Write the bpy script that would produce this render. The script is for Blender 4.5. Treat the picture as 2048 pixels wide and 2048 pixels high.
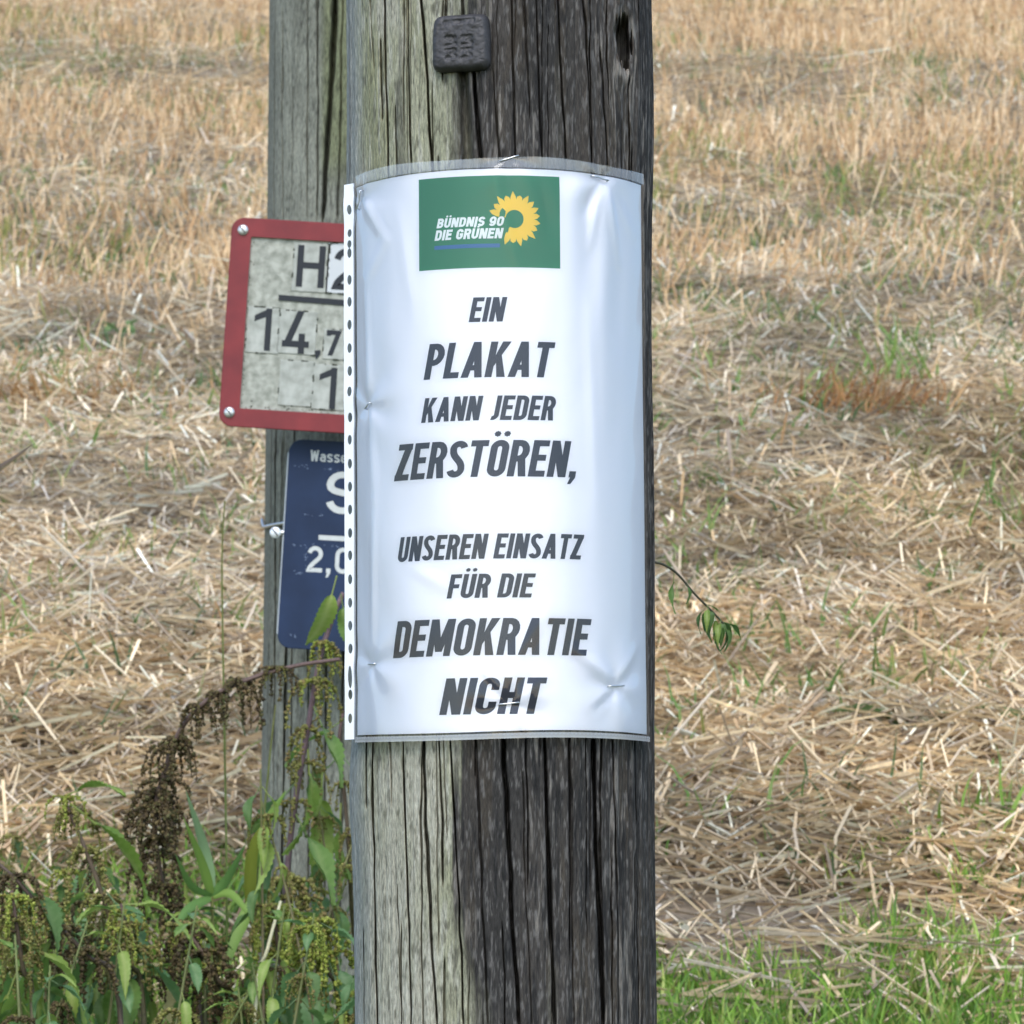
import bpy, math, random
import numpy as np
from mathutils import Vector, Matrix, Quaternion

for o in list(bpy.data.objects): bpy.data.objects.remove(o)
random.seed(7); rng = np.random.default_rng(7)
sc = bpy.context.scene
COL = sc.collection
R = math.radians

# ------------------------------------------------------------------ camera, sky, sun, exposure
TH = R(4.0)                       # camera looks slightly uphill
KPX = 0.266e-3 / 2.2              # metres per photo pixel (2048 px wide) per metre of depth
CAM = Vector((0, 0, 1.36))
Fv = Vector((0, math.cos(TH), math.sin(TH))); Uv = Vector((0, -math.sin(TH), math.cos(TH)))
cam = bpy.data.cameras.new('camera'); camo = bpy.data.objects.new('camera', cam); COL.objects.link(camo)
camo.location = CAM; camo.rotation_euler = (math.pi/2 + TH, 0, 0)
cam.sensor_width = 36; cam.lens = 36 / (2 * 1024 * KPX); cam.clip_start = 0.05; cam.clip_end = 3000
cam.dof.use_dof = True; cam.dof.focus_distance = 2.24; cam.dof.aperture_fstop = 52
sc.camera = camo

SUN_EL, SUN_AZ = R(47), R(-2)    # azimuth of the sun measured from behind the camera, minus = to the left
world = bpy.data.worlds.new('World'); sc.world = world; world.use_nodes = True
nt = world.node_tree; bgn = nt.nodes['Background']
sky = nt.nodes.new('ShaderNodeTexSky'); sky.sky_type = 'NISHITA'; sky.sun_disc = False
sky.sun_elevation = SUN_EL; sky.altitude = 200; sky.air_density = 1.0; sky.dust_density = 1.0; sky.ozone_density = 1.0
sdir = Vector((math.sin(SUN_AZ)*math.cos(SUN_EL), -math.cos(SUN_AZ)*math.cos(SUN_EL), math.sin(SUN_EL)))
sky.sun_rotation = math.atan2(sdir.x, sdir.y)
nt.links.new(sky.outputs[0], bgn.inputs[0]); bgn.inputs[1].default_value = 0.15
sl = bpy.data.lights.new('sun', 'SUN'); so = bpy.data.objects.new('sun', sl); COL.objects.link(so)
sl.energy = 1.25; sl.angle = R(40); sl.color = (1.0, 0.97, 0.92)
so.rotation_euler = sdir.to_track_quat('Z', 'Y').to_euler()
sc.view_settings.view_transform = 'Standard'; sc.view_settings.look = 'None'
sc.view_settings.gamma = 1.0; sc.view_settings.use_curve_mapping = False
sc.view_settings.exposure = 1.16

def P(px, py, d):                 # a photo pixel (2048 scale) at a depth d -> world point
    return CAM + Fv*d + Vector((1,0,0))*((px-1024)*KPX*d) + Uv*((1024-py)*KPX*d)
def Q(px, py, d): return P(px*1.06, py*1.06, d)
def proj(w):
    v = Vector(w) - CAM; d = v.dot(Fv)
    return 1024 + v.x/d/KPX, 1024 - v.dot(Uv)/d/KPX

# ------------------------------------------------------------------ helpers
def srgb(r, g, b):
    f = lambda c: (c/255/12.92) if c <= 10 else ((c/255+0.055)/1.055)**2.4
    return (f(r), f(g), f(b))
def tag(o, label=None, cat=None, group=None, kind=None):
    if label: o['label'] = label
    if cat: o['category'] = cat
    if group: o['group'] = group
    if kind: o['kind'] = kind
    return o
def empty(name, loc, label, cat, group=None):
    o = bpy.data.objects.new(name, None); COL.objects.link(o); o.location = loc
    o.empty_display_size = 0.05
    return tag(o, label, cat, group)
def link(name, me, parent=None, mat=None):
    o = bpy.data.objects.new(name, me); COL.objects.link(o)
    if parent: o.parent = parent
    if mat and not me.materials: me.materials.append(mat)
    return o
def mesh_np(name, v, faces, cols=None, smooth=False):
    """v (N,3); faces: (M,3) or (M,4) int array"""
    me = bpy.data.meshes.new(name); v = np.asarray(v, dtype=np.float32); f = np.asarray(faces, dtype=np.int32)
    n = f.shape[1]
    me.vertices.add(len(v)); me.vertices.foreach_set('co', v.ravel())
    me.loops.add(f.size); me.loops.foreach_set('vertex_index', f.ravel())
    me.polygons.add(len(f)); me.polygons.foreach_set('loop_start', np.arange(0, f.size, n, dtype=np.int32))
    me.polygons.foreach_set('loop_total', np.full(len(f), n, dtype=np.int32))
    me.polygons.foreach_set('use_smooth', np.full(len(f), smooth, dtype=bool))
    if cols is not None:
        c = np.ones((len(v), 4), dtype=np.float32); c[:, :3] = cols
        at = me.attributes.new('Col', 'FLOAT_COLOR', 'POINT'); at.data.foreach_set('color', c.ravel())
    me.update(calc_edges=True); me.validate()
    return me
def hash2(ix, iy, s):
    h = (ix.astype(np.int64)*374761393 + iy.astype(np.int64)*668265263 + s*982451653) & 0xffffffff
    h = ((h ^ (h >> 13)) * 1274126177) & 0xffffffff
    h = ((h ^ (h >> 16)) * 2246822519) & 0xffffffff
    return ((h ^ (h >> 15)) & 0xffffff) / float(0xffffff)
def vn(x, y, s=0):
    x = np.asarray(x, dtype=float); y = np.asarray(y, dtype=float); x, y = np.broadcast_arrays(x, y)
    ix = np.floor(x); iy = np.floor(y); fx = x-ix; fy = y-iy
    fx = fx*fx*(3-2*fx); fy = fy*fy*(3-2*fy); ix = ix.astype(np.int64); iy = iy.astype(np.int64)
    a = hash2(ix, iy, s); b = hash2(ix+1, iy, s); c = hash2(ix, iy+1, s); d = hash2(ix+1, iy+1, s)
    return (a*(1-fx)+b*fx)*(1-fy) + (c*(1-fx)+d*fx)*fy
def fbm(x, y, s=0, o=4):
    t = 0; a = 0.5; n = 0
    for i in range(o):
        t = t + a*vn(x*2**i, y*2**i, s+i*17); n += a; a *= 0.5
    return t/n
def sstep(a, b, x):
    t = np.clip((x-a)/(b-a), 0, 1); return t*t*(3-2*t)

# ------------------------------------------------------------------ materials
def newmat(name):
    m = bpy.data.materials.new(name); m.use_nodes = True
    return m, m.node_tree, m.node_tree.nodes['Principled BSDF']
def attr_mat(name, rough=0.7, spec=0.3, noise=0.0, nscale=200, transl=0.0, bump=0.0, stretch=(1,1,1), gain=1.0):
    m, t, p = newmat(name)
    a = t.nodes.new('ShaderNodeAttribute'); a.attribute_name = 'Col'
    col = a.outputs['Color']
    if noise or bump:
        tc = t.nodes.new('ShaderNodeTexCoord'); mp = t.nodes.new('ShaderNodeMapping'); mp.inputs['Scale'].default_value = stretch
        t.links.new(tc.outputs['Object'], mp.inputs[0])
        n = t.nodes.new('ShaderNodeTexNoise'); n.inputs['Scale'].default_value = nscale; n.inputs['Detail'].default_value = 8; n.inputs['Roughness'].default_value = 0.65
        t.links.new(mp.outputs[0], n.inputs['Vector'])
        if noise:
            r = t.nodes.new('ShaderNodeMapRange'); r.inputs[1].default_value = 0.3; r.inputs[2].default_value = 0.7
            r.inputs[3].default_value = 1-noise; r.inputs[4].default_value = 1+noise
            t.links.new(n.outputs[0], r.inputs[0])
            mx = t.nodes.new('ShaderNodeVectorMath'); mx.operation = 'SCALE'
            t.links.new(col, mx.inputs[0]); t.links.new(r.outputs[0], mx.inputs[3]); col = mx.outputs[0]
        if bump:
            b = t.nodes.new('ShaderNodeBump'); b.inputs['Strength'].default_value = bump; b.inputs['Distance'].default_value = 0.001
            t.links.new(n.outputs[0], b.inputs['Height']); t.links.new(b.outputs[0], p.inputs['Normal'])
    if gain != 1.0:
        gm = t.nodes.new('ShaderNodeVectorMath'); gm.operation = 'SCALE'; gm.inputs[3].default_value = gain; t.links.new(col, gm.inputs[0]); col = gm.outputs[0]
    t.links.new(col, p.inputs['Base Color'])
    p.inputs['Roughness'].default_value = rough; p.inputs['Specular IOR Level'].default_value = spec
    if transl:
        tr = t.nodes.new('ShaderNodeBsdfTranslucent'); t.links.new(col, tr.inputs[0])
        ms = t.nodes.new('ShaderNodeMixShader'); ms.inputs[0].default_value = transl
        t.links.new(p.outputs[0], ms.inputs[1]); t.links.new(tr.outputs[0], ms.inputs[2])
        t.links.new(ms.outputs[0], t.nodes['Material Output'].inputs[0])
    return m
def flat_mat(name, c, rough=0.5, spec=0.4, metal=0.0, noise=0.0, nscale=60, dark=None, bump=0.0):
    m, t, p = newmat(name)
    p.inputs['Base Color'].default_value = (*c, 1); p.inputs['Roughness'].default_value = rough
    p.inputs['Specular IOR Level'].default_value = spec; p.inputs['Metallic'].default_value = metal
    if noise or bump:
        tc = t.nodes.new('ShaderNodeTexCoord'); n = t.nodes.new('ShaderNodeTexNoise')
        n.inputs['Scale'].default_value = nscale; n.inputs['Detail'].default_value = 6
        t.links.new(tc.outputs['Object'], n.inputs['Vector'])
        if noise:
            r = t.nodes.new('ShaderNodeValToRGB'); r.color_ramp.elements[0].position = 0.32; r.color_ramp.elements[1].position = 0.66
            d = dark or tuple(x*(1-noise) for x in c)
            r.color_ramp.elements[0].color = (*d, 1); r.color_ramp.elements[1].color = (*c, 1)
            t.links.new(n.outputs[0], r.inputs[0]); t.links.new(r.outputs[0], p.inputs['Base Color'])
        if bump:
            b = t.nodes.new('ShaderNodeBump'); b.inputs['Strength'].default_value = bump; b.inputs['Distance'].default_value = 0.001
            t.links.new(n.outputs[0], b.inputs['Height']); t.links.new(b.outputs[0], p.inputs['Normal'])
    return m
M = {}
M['straw'] = attr_mat('dry_straw', 0.55, 0.35, noise=0.18, nscale=90)
M['grass'] = attr_mat('green_blades', 0.5, 0.35, transl=0.35, gain=1.12)
M['soil'] = attr_mat('field_soil', 0.95, 0.1, noise=0.35, nscale=40, bump=1.0)
M['wood'] = attr_mat('weathered_wood', 0.85, 0.2, noise=0.5, nscale=900, bump=1.0, stretch=(1,1,0.22))
M['leaf'] = attr_mat('nettle_leaf', 0.5, 0.4, noise=0.2, nscale=150, transl=0.35, gain=1.0)
M['seed'] = attr_mat('nettle_seed', 0.75, 0.25, noise=0.2, nscale=300, transl=0.15, gain=1.0)
M['stem'] = attr_mat('plant_stem', 0.6, 0.3, noise=0.25, nscale=200, gain=0.85)

# ------------------------------------------------------------------ ground
SL = math.tan(TH + math.atan(0.2058))
G0 = CAM + Fv*4.0 - Uv*0.49
def ground_z(x, y):
    x = np.asarray(x, dtype=float); y = np.asarray(y, dtype=float)
    z = G0.z + SL*(y - G0.y)
    low = 0.02 + 0*y
    k = 0.12; h = np.clip(0.5+0.5*(z-low)/k, 0, 1); z = low*(1-h)+z*h + k*h*(1-h)   # bank meets the flat verge
    yc = 60.0; t = np.clip(y-yc, 0, None); z = z - SL*t*t/(t+60.0)*0.9               # far crest
    z = z + 0.05*(vn(x*0.7, y*0.7, 3)-0.5) + 0.022*(vn(x*3, y*3, 5)-0.5)
    return z
def grid_ground():
    ys = np.concatenate([np.linspace(-60, 1, 20)[:-1], np.linspace(1, 20, 300)[:-1], 20*np.exp(np.linspace(0, math.log(60), 60))])
    xs = np.concatenate([-4*np.exp(np.linspace(math.log(150), 0, 30))[:-1], np.linspace(-4, 4, 160), 4*np.exp(np.linspace(0, math.log(150), 30))[1:]])
    X, Y = np.meshgrid(xs, ys); Z = ground_z(X, Y)
    ny, nx = X.shape; idx = np.arange(ny*nx).reshape(ny, nx)
    f = np.stack([idx[:-1,:-1], idx[:-1,1:], idx[1:,1:], idx[1:,:-1]], -1).reshape(-1, 4)
    n = fbm(X*2.5, Y*2.5, 11)[..., None]
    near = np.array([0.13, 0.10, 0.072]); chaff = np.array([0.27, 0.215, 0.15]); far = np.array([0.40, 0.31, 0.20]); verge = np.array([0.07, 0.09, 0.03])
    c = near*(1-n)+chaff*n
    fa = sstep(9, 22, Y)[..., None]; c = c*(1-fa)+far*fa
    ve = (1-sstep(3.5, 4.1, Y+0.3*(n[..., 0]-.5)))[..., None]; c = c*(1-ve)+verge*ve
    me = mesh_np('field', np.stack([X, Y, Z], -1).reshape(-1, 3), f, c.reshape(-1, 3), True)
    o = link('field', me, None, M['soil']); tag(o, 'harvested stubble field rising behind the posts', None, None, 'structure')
grid_ground()

# ------------------------------------------------------------------ straw, stubble, grass (uncountable: stuff)
def prisms(base, direc, length, width, cols, bend, sides=3, rings=3, taper=0.75):
    n = len(base); d = direc/np.linalg.norm(direc, axis=1, keepdims=True)
    ref = np.where(np.abs(d[:, 2:3]) > 0.8, np.array([[1., 0, 0]]), np.array([[0, 0, 1.]]))
    s = np.cross(d, ref); s /= np.linalg.norm(s, axis=1, keepdims=True); u = np.cross(s, d)
    V = np.zeros((n, rings, sides, 3))
    for i in range(rings):
        t = i/(rings-1)
        c = base + d*(length*t)[:, None] + bend*((t*t)*length)[:, None]
        w = width*0.5*(1-(1-taper)*t)
        for j in range(sides):
            a = 2*math.pi*j/sides + 0.5
            V[:, i, j] = c + s*(w*math.cos(a))[:, None] + u*(w*math.sin(a))[:, None]
    st = np.arange(n)*rings*sides
    F = []
    for i in range(rings-1):
        for j in range(sides):
            k = (j+1) % sides
            F.append(np.stack([st+i*sides+j, st+i*sides+k, st+(i+1)*sides+k, st+(i+1)*sides+j], -1))
    F = np.concatenate(F, 0)
    C = np.repeat(cols, rings*sides, 0)
    return V.reshape(-1, 3), F, C
def ribbons(base, direc, length, width, cols, bend, rings=4, side=None):
    n = len(base); d = direc/np.linalg.norm(direc, axis=1, keepdims=True)
    if side is None:
        a = rng.uniform(0, 2*math.pi, n); side = np.stack([np.cos(a), np.sin(a), 0*a], -1)
    V = np.zeros((n, rings, 2, 3))
    for i in range(rings):
        t = i/(rings-1); c = base + d*(length*t)[:, None] + bend*((t*t)*length)[:, None]
        w = width*0.5*(1-t**2.2*0.96)
        V[:, i, 0] = c - side*w[:, None]; V[:, i, 1] = c + side*w[:, None]
    st = np.arange(n)*rings*2; F = []
    for i in range(rings-1): F.append(np.stack([st+2*i, st+2*i+1, st+2*i+3, st+2*i+2], -1))
    return V.reshape(-1, 3), np.concatenate(F, 0), np.repeat(cols, rings*2, 0)
def scatter(n, d0, d1, mx=0.45, power=1.0):
    """random ground points in the strip the lens looks at, with a wide margin"""
    d = d0 + (d1-d0)*rng.uniform(0, 1, n)**power
    hw = 0.126*d + mx
    x = rng.uniform(-1, 1, n)*hw
    return x, d
PAL = np.array([srgb(232,217,186), srgb(220,200,162), srgb(206,184,146), srgb(188,168,138), srgb(204,192,172), srgb(240,230,210), srgb(180,152,114), srgb(158,142,122)])
PAL = np.clip((PAL*0.86 + PAL.mean(1, keepdims=True)*0.14)*np.array([1.10, 1.07, 1.05]), 0, .86)
def straw_cols(n, w):
    w = np.array(w, float); w /= w.sum()
    c = PAL[rng.choice(len(PAL), n, p=w)]
    return c * rng.uniform(0.72, 1.05, (n, 1))
def stubble_band(x, y):
    """rows of standing stubble run slantwise across the slope"""
    q = y + 0.10*x + 0.5*(vn(x*0.8, y*0.5, 21)-0.5)
    b = (sstep(6.3, 6.5, q)-sstep(6.7, 6.95, q))*0.8 + (sstep(8.2, 8.5, q)-sstep(9.2, 9.6, q)) + (sstep(10.6, 10.9, q)-sstep(11.4, 11.8, q))*0.8 + sstep(12.6, 13.2, q)
    return np.clip(0.15 + 0.42*b + 1.1*(fbm(x*0.7+y*0.15, y*0.55, 23, 3)-0.47)*sstep(6, 9, y), 0, 1)
def build_straw():
    V, F, C = [], [], []; off = 0
    def add(t):
        nonlocal off
        V.append(t[0]); F.append(t[1]+off); C.append(t[2]); off += len(t[0])
    for (n, d0, d1, pw, sides, rings, hmax) in ((36000, 3.95, 6.2, 1, 3, 3, 0.04), (34000, 3.95, 6.2, 1, 3, 2, 0.045), (66000, 6.0, 9.5, 1, 3, 2, 0.045), (64000, 9.3, 19, 1.1, 3, 2, 0.06)):
        x, y = scatter(n, d0, d1, 0.4, pw)
        keep = rng.uniform(0, 1, n) > 0.35*stubble_band(x, y)
        keep &= (y > 4.25 + 0.25*vn(x*3, y*3, 4)) | (rng.uniform(0, 1, n) < 0.25)
        x, y = x[keep], y[keep]; n = len(x)
        clump = vn(x*4, y*4, 9)
        z = ground_z(x, y) + rng.uniform(0, 1, n)**1.4*hmax*(0.5+clump)
        yaw = rng.uniform(0, 2*math.pi, n) + (vn(x*1.3, y*1.3, 8)*6.0)
        pit = rng.normal(0.04, 0.24, n); st = rng.uniform(0, 1, n) < 0.05; pit[st] = rng.uniform(0.3, 0.9, st.sum())
        d = np.stack([np.cos(yaw)*np.cos(pit), np.sin(yaw)*np.cos(pit), np.sin(pit)+SL*np.sin(yaw)], -1)
        L = np.clip(rng.lognormal(math.log(0.064), 0.55, n), 0.018, 0.26)
        W = rng.uniform(0.0020, 0.0046, n); fl = rng.uniform(0, 1, n) < 0.12; W[fl] *= 1.7
        bend = rng.normal(0, 0.20, (n, 3)); bend[:, 2] = np.abs(bend[:, 2])*-0.6
        c = straw_cols(n, (3, 4, 4, 3.5, 3, 1.6, 2, 2.5))
        big = fbm(x*1.1, y*0.8, 45, 3)[:, None]; mid = fbm(x*3.5, y*2.5, 46, 3)[:, None]
        c = c*(0.74+0.5*sstep(.3, .7, mid)); tn = sstep(.45, .68, big); c = c*(1-tn) + c*np.array([1.0, .94, .83])*tn
        base = np.stack([x, y, z], -1) - d*(L*0.5)[:, None]
        add(prisms(base, d, L, W, c, bend, sides, rings))
    me = mesh_np('straw_litter', np.concatenate(V), np.concatenate(F), np.concatenate(C))
    tag(link('straw_litter', me, None, M['straw']), 'pale chopped straw lying loose over the field', 'straw', None, 'stuff')
    # standing stubble
    n = 110000; x, y = scatter(n, 4.6, 21, 0.4, 0.8)
    dens = 0.03 + 0.98*stubble_band(x, y)*(0.15*sstep(5, 6, y)+0.85*sstep(7.0, 10.5, y)); dens *= 0.35 + 0.65*sstep(0.3, 0.6, fbm(x*1.6, y*1.6, 31))
    k = rng.uniform(0, 1, n) < dens; x, y = x[k], y[k]; n = len(x)
    tilt = vn(x*2, y*2, 14)
    d = np.stack([rng.normal(0.0, 0.30, n)-0.4*(tilt-0.5), rng.normal(0.0, 0.30, n), np.ones(n)], -1)
    L = rng.uniform(0.05, 0.125, n)*(0.6+0.4*sstep(6, 10, y)); W = rng.uniform(0.0028, 0.0050, n)
    base = np.stack([x, y, ground_z(x, y)-0.005], -1)
    br = np.array([srgb(192,162,118), srgb(178,142,98), srgb(204,178,136), srgb(212,188,148), srgb(152,120,82), srgb(226,206,170)])
    br = np.clip((br*0.92 + br.mean(1, keepdims=True)*0.08)*np.array([1.08, 1.01, .95]), 0, .85)
    c = br[rng.choice(6, n, p=(.26, .18, .22, .16, .1, .08))]*rng.uniform(0.75, 1.05, (n, 1))
    gr = (fbm(x*0.9, y*0.9, 41) > 0.60) & (rng.uniform(0, 1, n) < 0.45)
    c[gr] = np.array(srgb(132,134,70))*rng.uniform(0.7, 1.1, (gr.sum(), 1))
    v, f, cc = prisms(base, d, L, W, c, rng.normal(0, 0.08, (n, 3)), 3, 2, 0.9)
    tag(link('stubble', mesh_np('stubble', v, f, cc), None, M['straw']), 'tan cut stubble stalks standing in rows up the slope', 'stubble', None, 'stuff')
def build_grass():
    V, F, C = [], [], []; off = 0
    def add(t):
        nonlocal off
        V.append(t[0]); F.append(t[1]+off); C.append(t[2]); off += len(t[0])
    gp = np.array([srgb(122,158,58), srgb(104,142,54), srgb(144,172,78), srgb(90,122,52), srgb(158,168,88)])
    # verge grass along the foot of the field
    n = 85000; x = rng.uniform(-1.3, 1.3, n); y = rng.uniform(2.6, 4.75, n)
    edge = 4.29 + 0.22*(fbm(x*2.2, y*0+1, 51)-0.5)*2 + 0.12*sstep(0.15, 0.5, x)
    p = 1-sstep(-0.18, 0.30, y-edge); p *= sstep(0.36, 0.56, fbm(x*5, y*5, 52)+0.15*(y < 4.1))
    k = rng.uniform(0, 1, n) < p; x, y = x[k], y[k]; n = len(x)
    d = np.stack([rng.normal(0, .28, n), rng.normal(0, .28, n), np.ones(n)], -1)
    L = rng.uniform(0.025, 0.07, n); W = rng.uniform(0.0020, 0.0048, n)
    c = gp[rng.choice(5, n)]*rng.uniform(0.8, 1.15, (n, 1))
    b = rng.normal(0, .28, (n, 3)); b[:, 2] = -np.abs(b[:, 2])*0.8
    add(ribbons(np.stack([x, y, ground_z(x, y)], -1), d, L, W, c, b))
    # sprouts through the straw
    m = 2200; tx, ty = scatter(m, 4.3, 15, 0.4, 0.9)
    w = fbm(tx*1.2, ty*1.2, 61) > 0.45
    tx, ty = tx[w], ty[w]
    for X, Y in zip(tx, ty):
        q = int(rng.integers(4, 13)); s = rng.uniform(0.6, 1.25)*(1.5 if rng.uniform() < .1 else 1); r0 = 0.025*s
        x = X + rng.normal(0, r0, q); y = Y + rng.normal(0, r0, q)
        d = np.stack([rng.normal(0, .35, q), rng.normal(0, .35, q), np.ones(q)], -1)
        c = np.tile(np.array([srgb(98,130,62), srgb(88,112,72), srgb(120,142,74), srgb(128,134,80)])[rng.integers(0, 4)], (q, 1))*rng.uniform(.8, 1.15, (q, 1))
        b = rng.normal(0, .35, (q, 3)); b[:, 2] = -np.abs(b[:, 2])
        add(ribbons(np.stack([x, y, ground_z(x, y)+0.012], -1), d, rng.uniform(.04, .085, q)*s, rng.uniform(.0025, .0060, q), c, b))
    tag(link('grass', mesh_np('grass', np.concatenate(V), np.concatenate(F), np.concatenate(C)), None, M['grass']), 'short green grass and sprouts coming through the straw', 'grass', None, 'stuff')
build_straw(); build_grass()

# ------------------------------------------------------------------ front post
PR = 0.0826
PO = P(1003, 1024, 2.2+PR)
PA = Vector((-0.0072, 0.026, 1)).normalized()
PX = Vector((1, 0, 0)); PX = (PX - PA*PX.dot(PA)).normalized(); PY = PA.cross(PX)
PM = Matrix((( PX.x, PY.x, PA.x, PO.x), (PX.y, PY.y, PA.y, PO.y), (PX.z, PY.z, PA.z, PO.z), (0,0,0,1)))
def post_pt(a, z, r): return PO + PX*(r*math.sin(a)) - PY*(r*math.cos(a)) + PA*z
def uv_of(px, py, r=PR+0.0012):
    a = math.asin(max(-.97, min(.97, (px-1003)*0.266e-3/r))); z = (1024-py)*0.266e-3
    for _ in range(12):
        x, y = proj(post_pt(a, z, r)); z += (y-py)*0.266e-3
        a += max(-.1, min(.1, (px-x)*0.266e-3/(r*max(0.25, math.cos(a)))*0.8)); a = max(-1.5, min(1.5, a))
    return a, z
def build_post(name, M4, r0, fine_a, nz, z0, z1, zf0, zf1, cracks, zone, knots, seed, nfine, label, nback=70, swell=None, amp=1.0):
    af = np.linspace(-fine_a[0], fine_a[0], fine_a[1]); ab = np.linspace(fine_a[0], 2*math.pi-fine_a[0], nback)[1:-1]
    A = np.concatenate([af, ab])
    Zs = np.concatenate([np.linspace(z0, zf0, 14)[:-1], np.linspace(zf0, zf1, nz), np.linspace(zf1, z1, 30)[1:]])
    a, z = np.meshgrid(A, Zs); AW = np.where(A > math.pi, A-2*math.pi, A)
    aw = np.where(a > math.pi, a-2*math.pi, a)
    ae = aw.copy(); 
    for (ka, kz, la, lz, s, hd, ha, hz) in knots:
        da = aw-ka; dz = z-kz
        ae = ae - da*s*np.exp(-(da/la)**2 - (dz/lz)**2)
    ae = ae - z*0.055                        # slow spiral of the grain
    u = ae*r0
    mask = zone(aw, z)                       # 0 = pale lichen side, 1 = blackened side
    ridge = fbm(u*420, z*5, seed, 3); ridge2 = fbm(u*160, z*3, seed+3, 3); fine = fbm(u*1100, z*30, seed+5, 2)
    disp = amp*((ridge-0.5)*0.0016*(0.35+0.9*mask) + (ridge2-0.5)*0.0022*(0.5+0.6*mask) + (fine-.5)*0.0006) + (fbm(u*14, z*5, seed+9, 2)-0.5)*0.0024
    rs = np.random.default_rng(seed); push = np.zeros(a.shape)
    L = list(cracks)
    for _ in range(nfine):
        ac = rs.uniform(-1.6, 1.6); zc = rs.uniform(zf0-.1, zf1+.1); ln = rs.uniform(.03, .22)
        L.append((ac, zc+ln/2, ac+0.0, zc-ln/2, rs.uniform(.0004, .0009), rs.uniform(.002, .009), True))
    WK = 0.72
    for (a0, zt, a1, zb, w, dp, rel) in L:
        t = (zt-Zs)/(zt-zb)
        ac = a0+(a1-a0)*t + (fbm(Zs*9, Zs*0+a0*50, seed+23, 3)-0.5)*0.035 + (vn(Zs*70, Zs*0+a0*9, seed+24)-0.5)*0.014 + (vn(Zs*4, Zs*0+a0*23, seed+26)-0.5)*0.03
        end = sstep(-0.02, 0.06, t)*(1-sstep(0.94, 1.02, t))
        ww = np.maximum(w*WK*(0.35+1.15*vn(Zs*11, Zs*0+a1*31, seed+29)*vn(Zs*37, Zs*0+a1*17, seed+30)**.5)*(0.3+0.7*end), 1e-5)
        rows = np.where(end > 0)[0]
        if len(rows) == 0: continue
        r0_, r1_ = rows[0], rows[-1]+1; amin = ac[rows].min()-0.15; amax = ac[rows].max()+0.15
        cols_ = np.where((AW > amin) & (AW < amax))[0]
        if len(cols_) == 0: continue
        blk = np.ix_(np.arange(r0_, r1_), cols_)
        dd = ((ae if rel else aw)[blk] - ac[r0_:r1_, None])*r0
        gv = (dp*end)[r0_:r1_, None]*np.exp(-(np.abs(dd)/ww[r0_:r1_, None])**3)
        if abs(a0) < 1.3 and dp > 0.0025: push[blk] = np.maximum(push[blk], gv*(1-sstep(1.2, 1.4, np.abs(aw[blk]))))   # checks slant in towards the heart of the pole
        else: disp[blk] -= gv
    for (ka, kz, la, lz, s, hd, ha, hz) in knots:
        if hd:
            nn = 0.5*(vn(aw*60, z*120, seed+40)-.5)
            q = np.sqrt(((aw-ka)/ha)**2 + ((z-kz)/hz)**2) + nn
            push = push + hd*(1-sstep(0.75, 1.0, q)); disp = disp + 0.0012*np.exp(-((q-1.35)/0.35)**2)
    rr = r0 + disp
    if swell is not None: rr = rr + swell(aw, z)
    X = rr*np.sin(a); Y = -rr*np.cos(a) + push
    v = np.stack([X, Y, z], -1)
    ny, nx = a.shape; idx = np.arange(ny*nx).reshape(ny, nx); nxt = np.roll(idx, -1, 1)
    f = np.stack([idx[:-1], nxt[:-1], nxt[1:], idx[1:]], -1).reshape(-1, 4)
    # colours of the wood, plus a highlight painted on its left edge
    e = lambda s: np.array(srgb(*s))
    def mix(c, d, t): return c*(1-t[..., None]) + d*t[..., None]
    one = np.ones(a.shape)
    pal = mix(one[..., None]*e((170,167,150)), e((152,152,128)), sstep(.3, .65, fbm(u*45, z*14, seed+51)))
    pal = mix(pal, e((138,138,100)), 0.5*sstep(.52, .72, fbm(u*38+5, z*9, seed+52)))
    pal = mix(pal, e((180,178,164)), 0.6*sstep(.55, .7, fbm(u*420, z*45, seed+53)))
    pal = mix(pal, e((88,86,72)), 0.7*sstep(.56, .74, fbm(u*600, z*150, seed+54)))
    pal = mix(pal, e((140,146,146)), 0.8*sstep(0.95, 1.35, -aw))  # bluish grey sky highlight painted into the left edge
    drk = mix(one[..., None]*e((56,54,52)), e((70,66,62)), sstep(.35, .65, fbm(u*60, z*8, seed+55)))
    drk = mix(drk, e((74,67,58)), 0.6*sstep(.55, .72, fbm(u*120+9, z*12, seed+56)))
    drk = mix(drk, e((140,134,126)), 0.7*sstep(.60, .72, fbm(u*560, z*40, seed+57, 3))*sstep(.42, .6, fbm(u*40, z*10, seed+59)))
    drk = mix(drk, e((112,109,106)), 0.65*sstep(.56, .7, fbm(u*900, z*190, seed+58, 3)))
    drk = mix(drk, e((34,34,35)), 0.7*sstep(.58, .72, fbm(u*420+3, z*50, seed+60)))
    c = mix(pal*0.76, drk*0.76, mask)
    for (ka, kz, la, lz, s, hd, ha, hz) in knots:
        if hd: q = np.sqrt(((aw-ka)/ha)**2 + ((z-kz)/hz)**2); c = mix(c, e((150,142,132)), 0.6*np.exp(-((q-1.3)/.25)**2)*sstep(-.2, .5, (aw-ka)/ha - (z-kz)/hz)*sstep(.4, .6, fbm(u*300, z*80, seed+61)))
    cap = v[-nx:].mean(0)
    me = mesh_np(name, v.reshape(-1, 3), f, c.reshape(-1, 3), True)
    o = link(name, me, None, M['wood']); o.matrix_world = M4
    return tag(o, label, 'post', 'wooden posts by the field')
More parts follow.
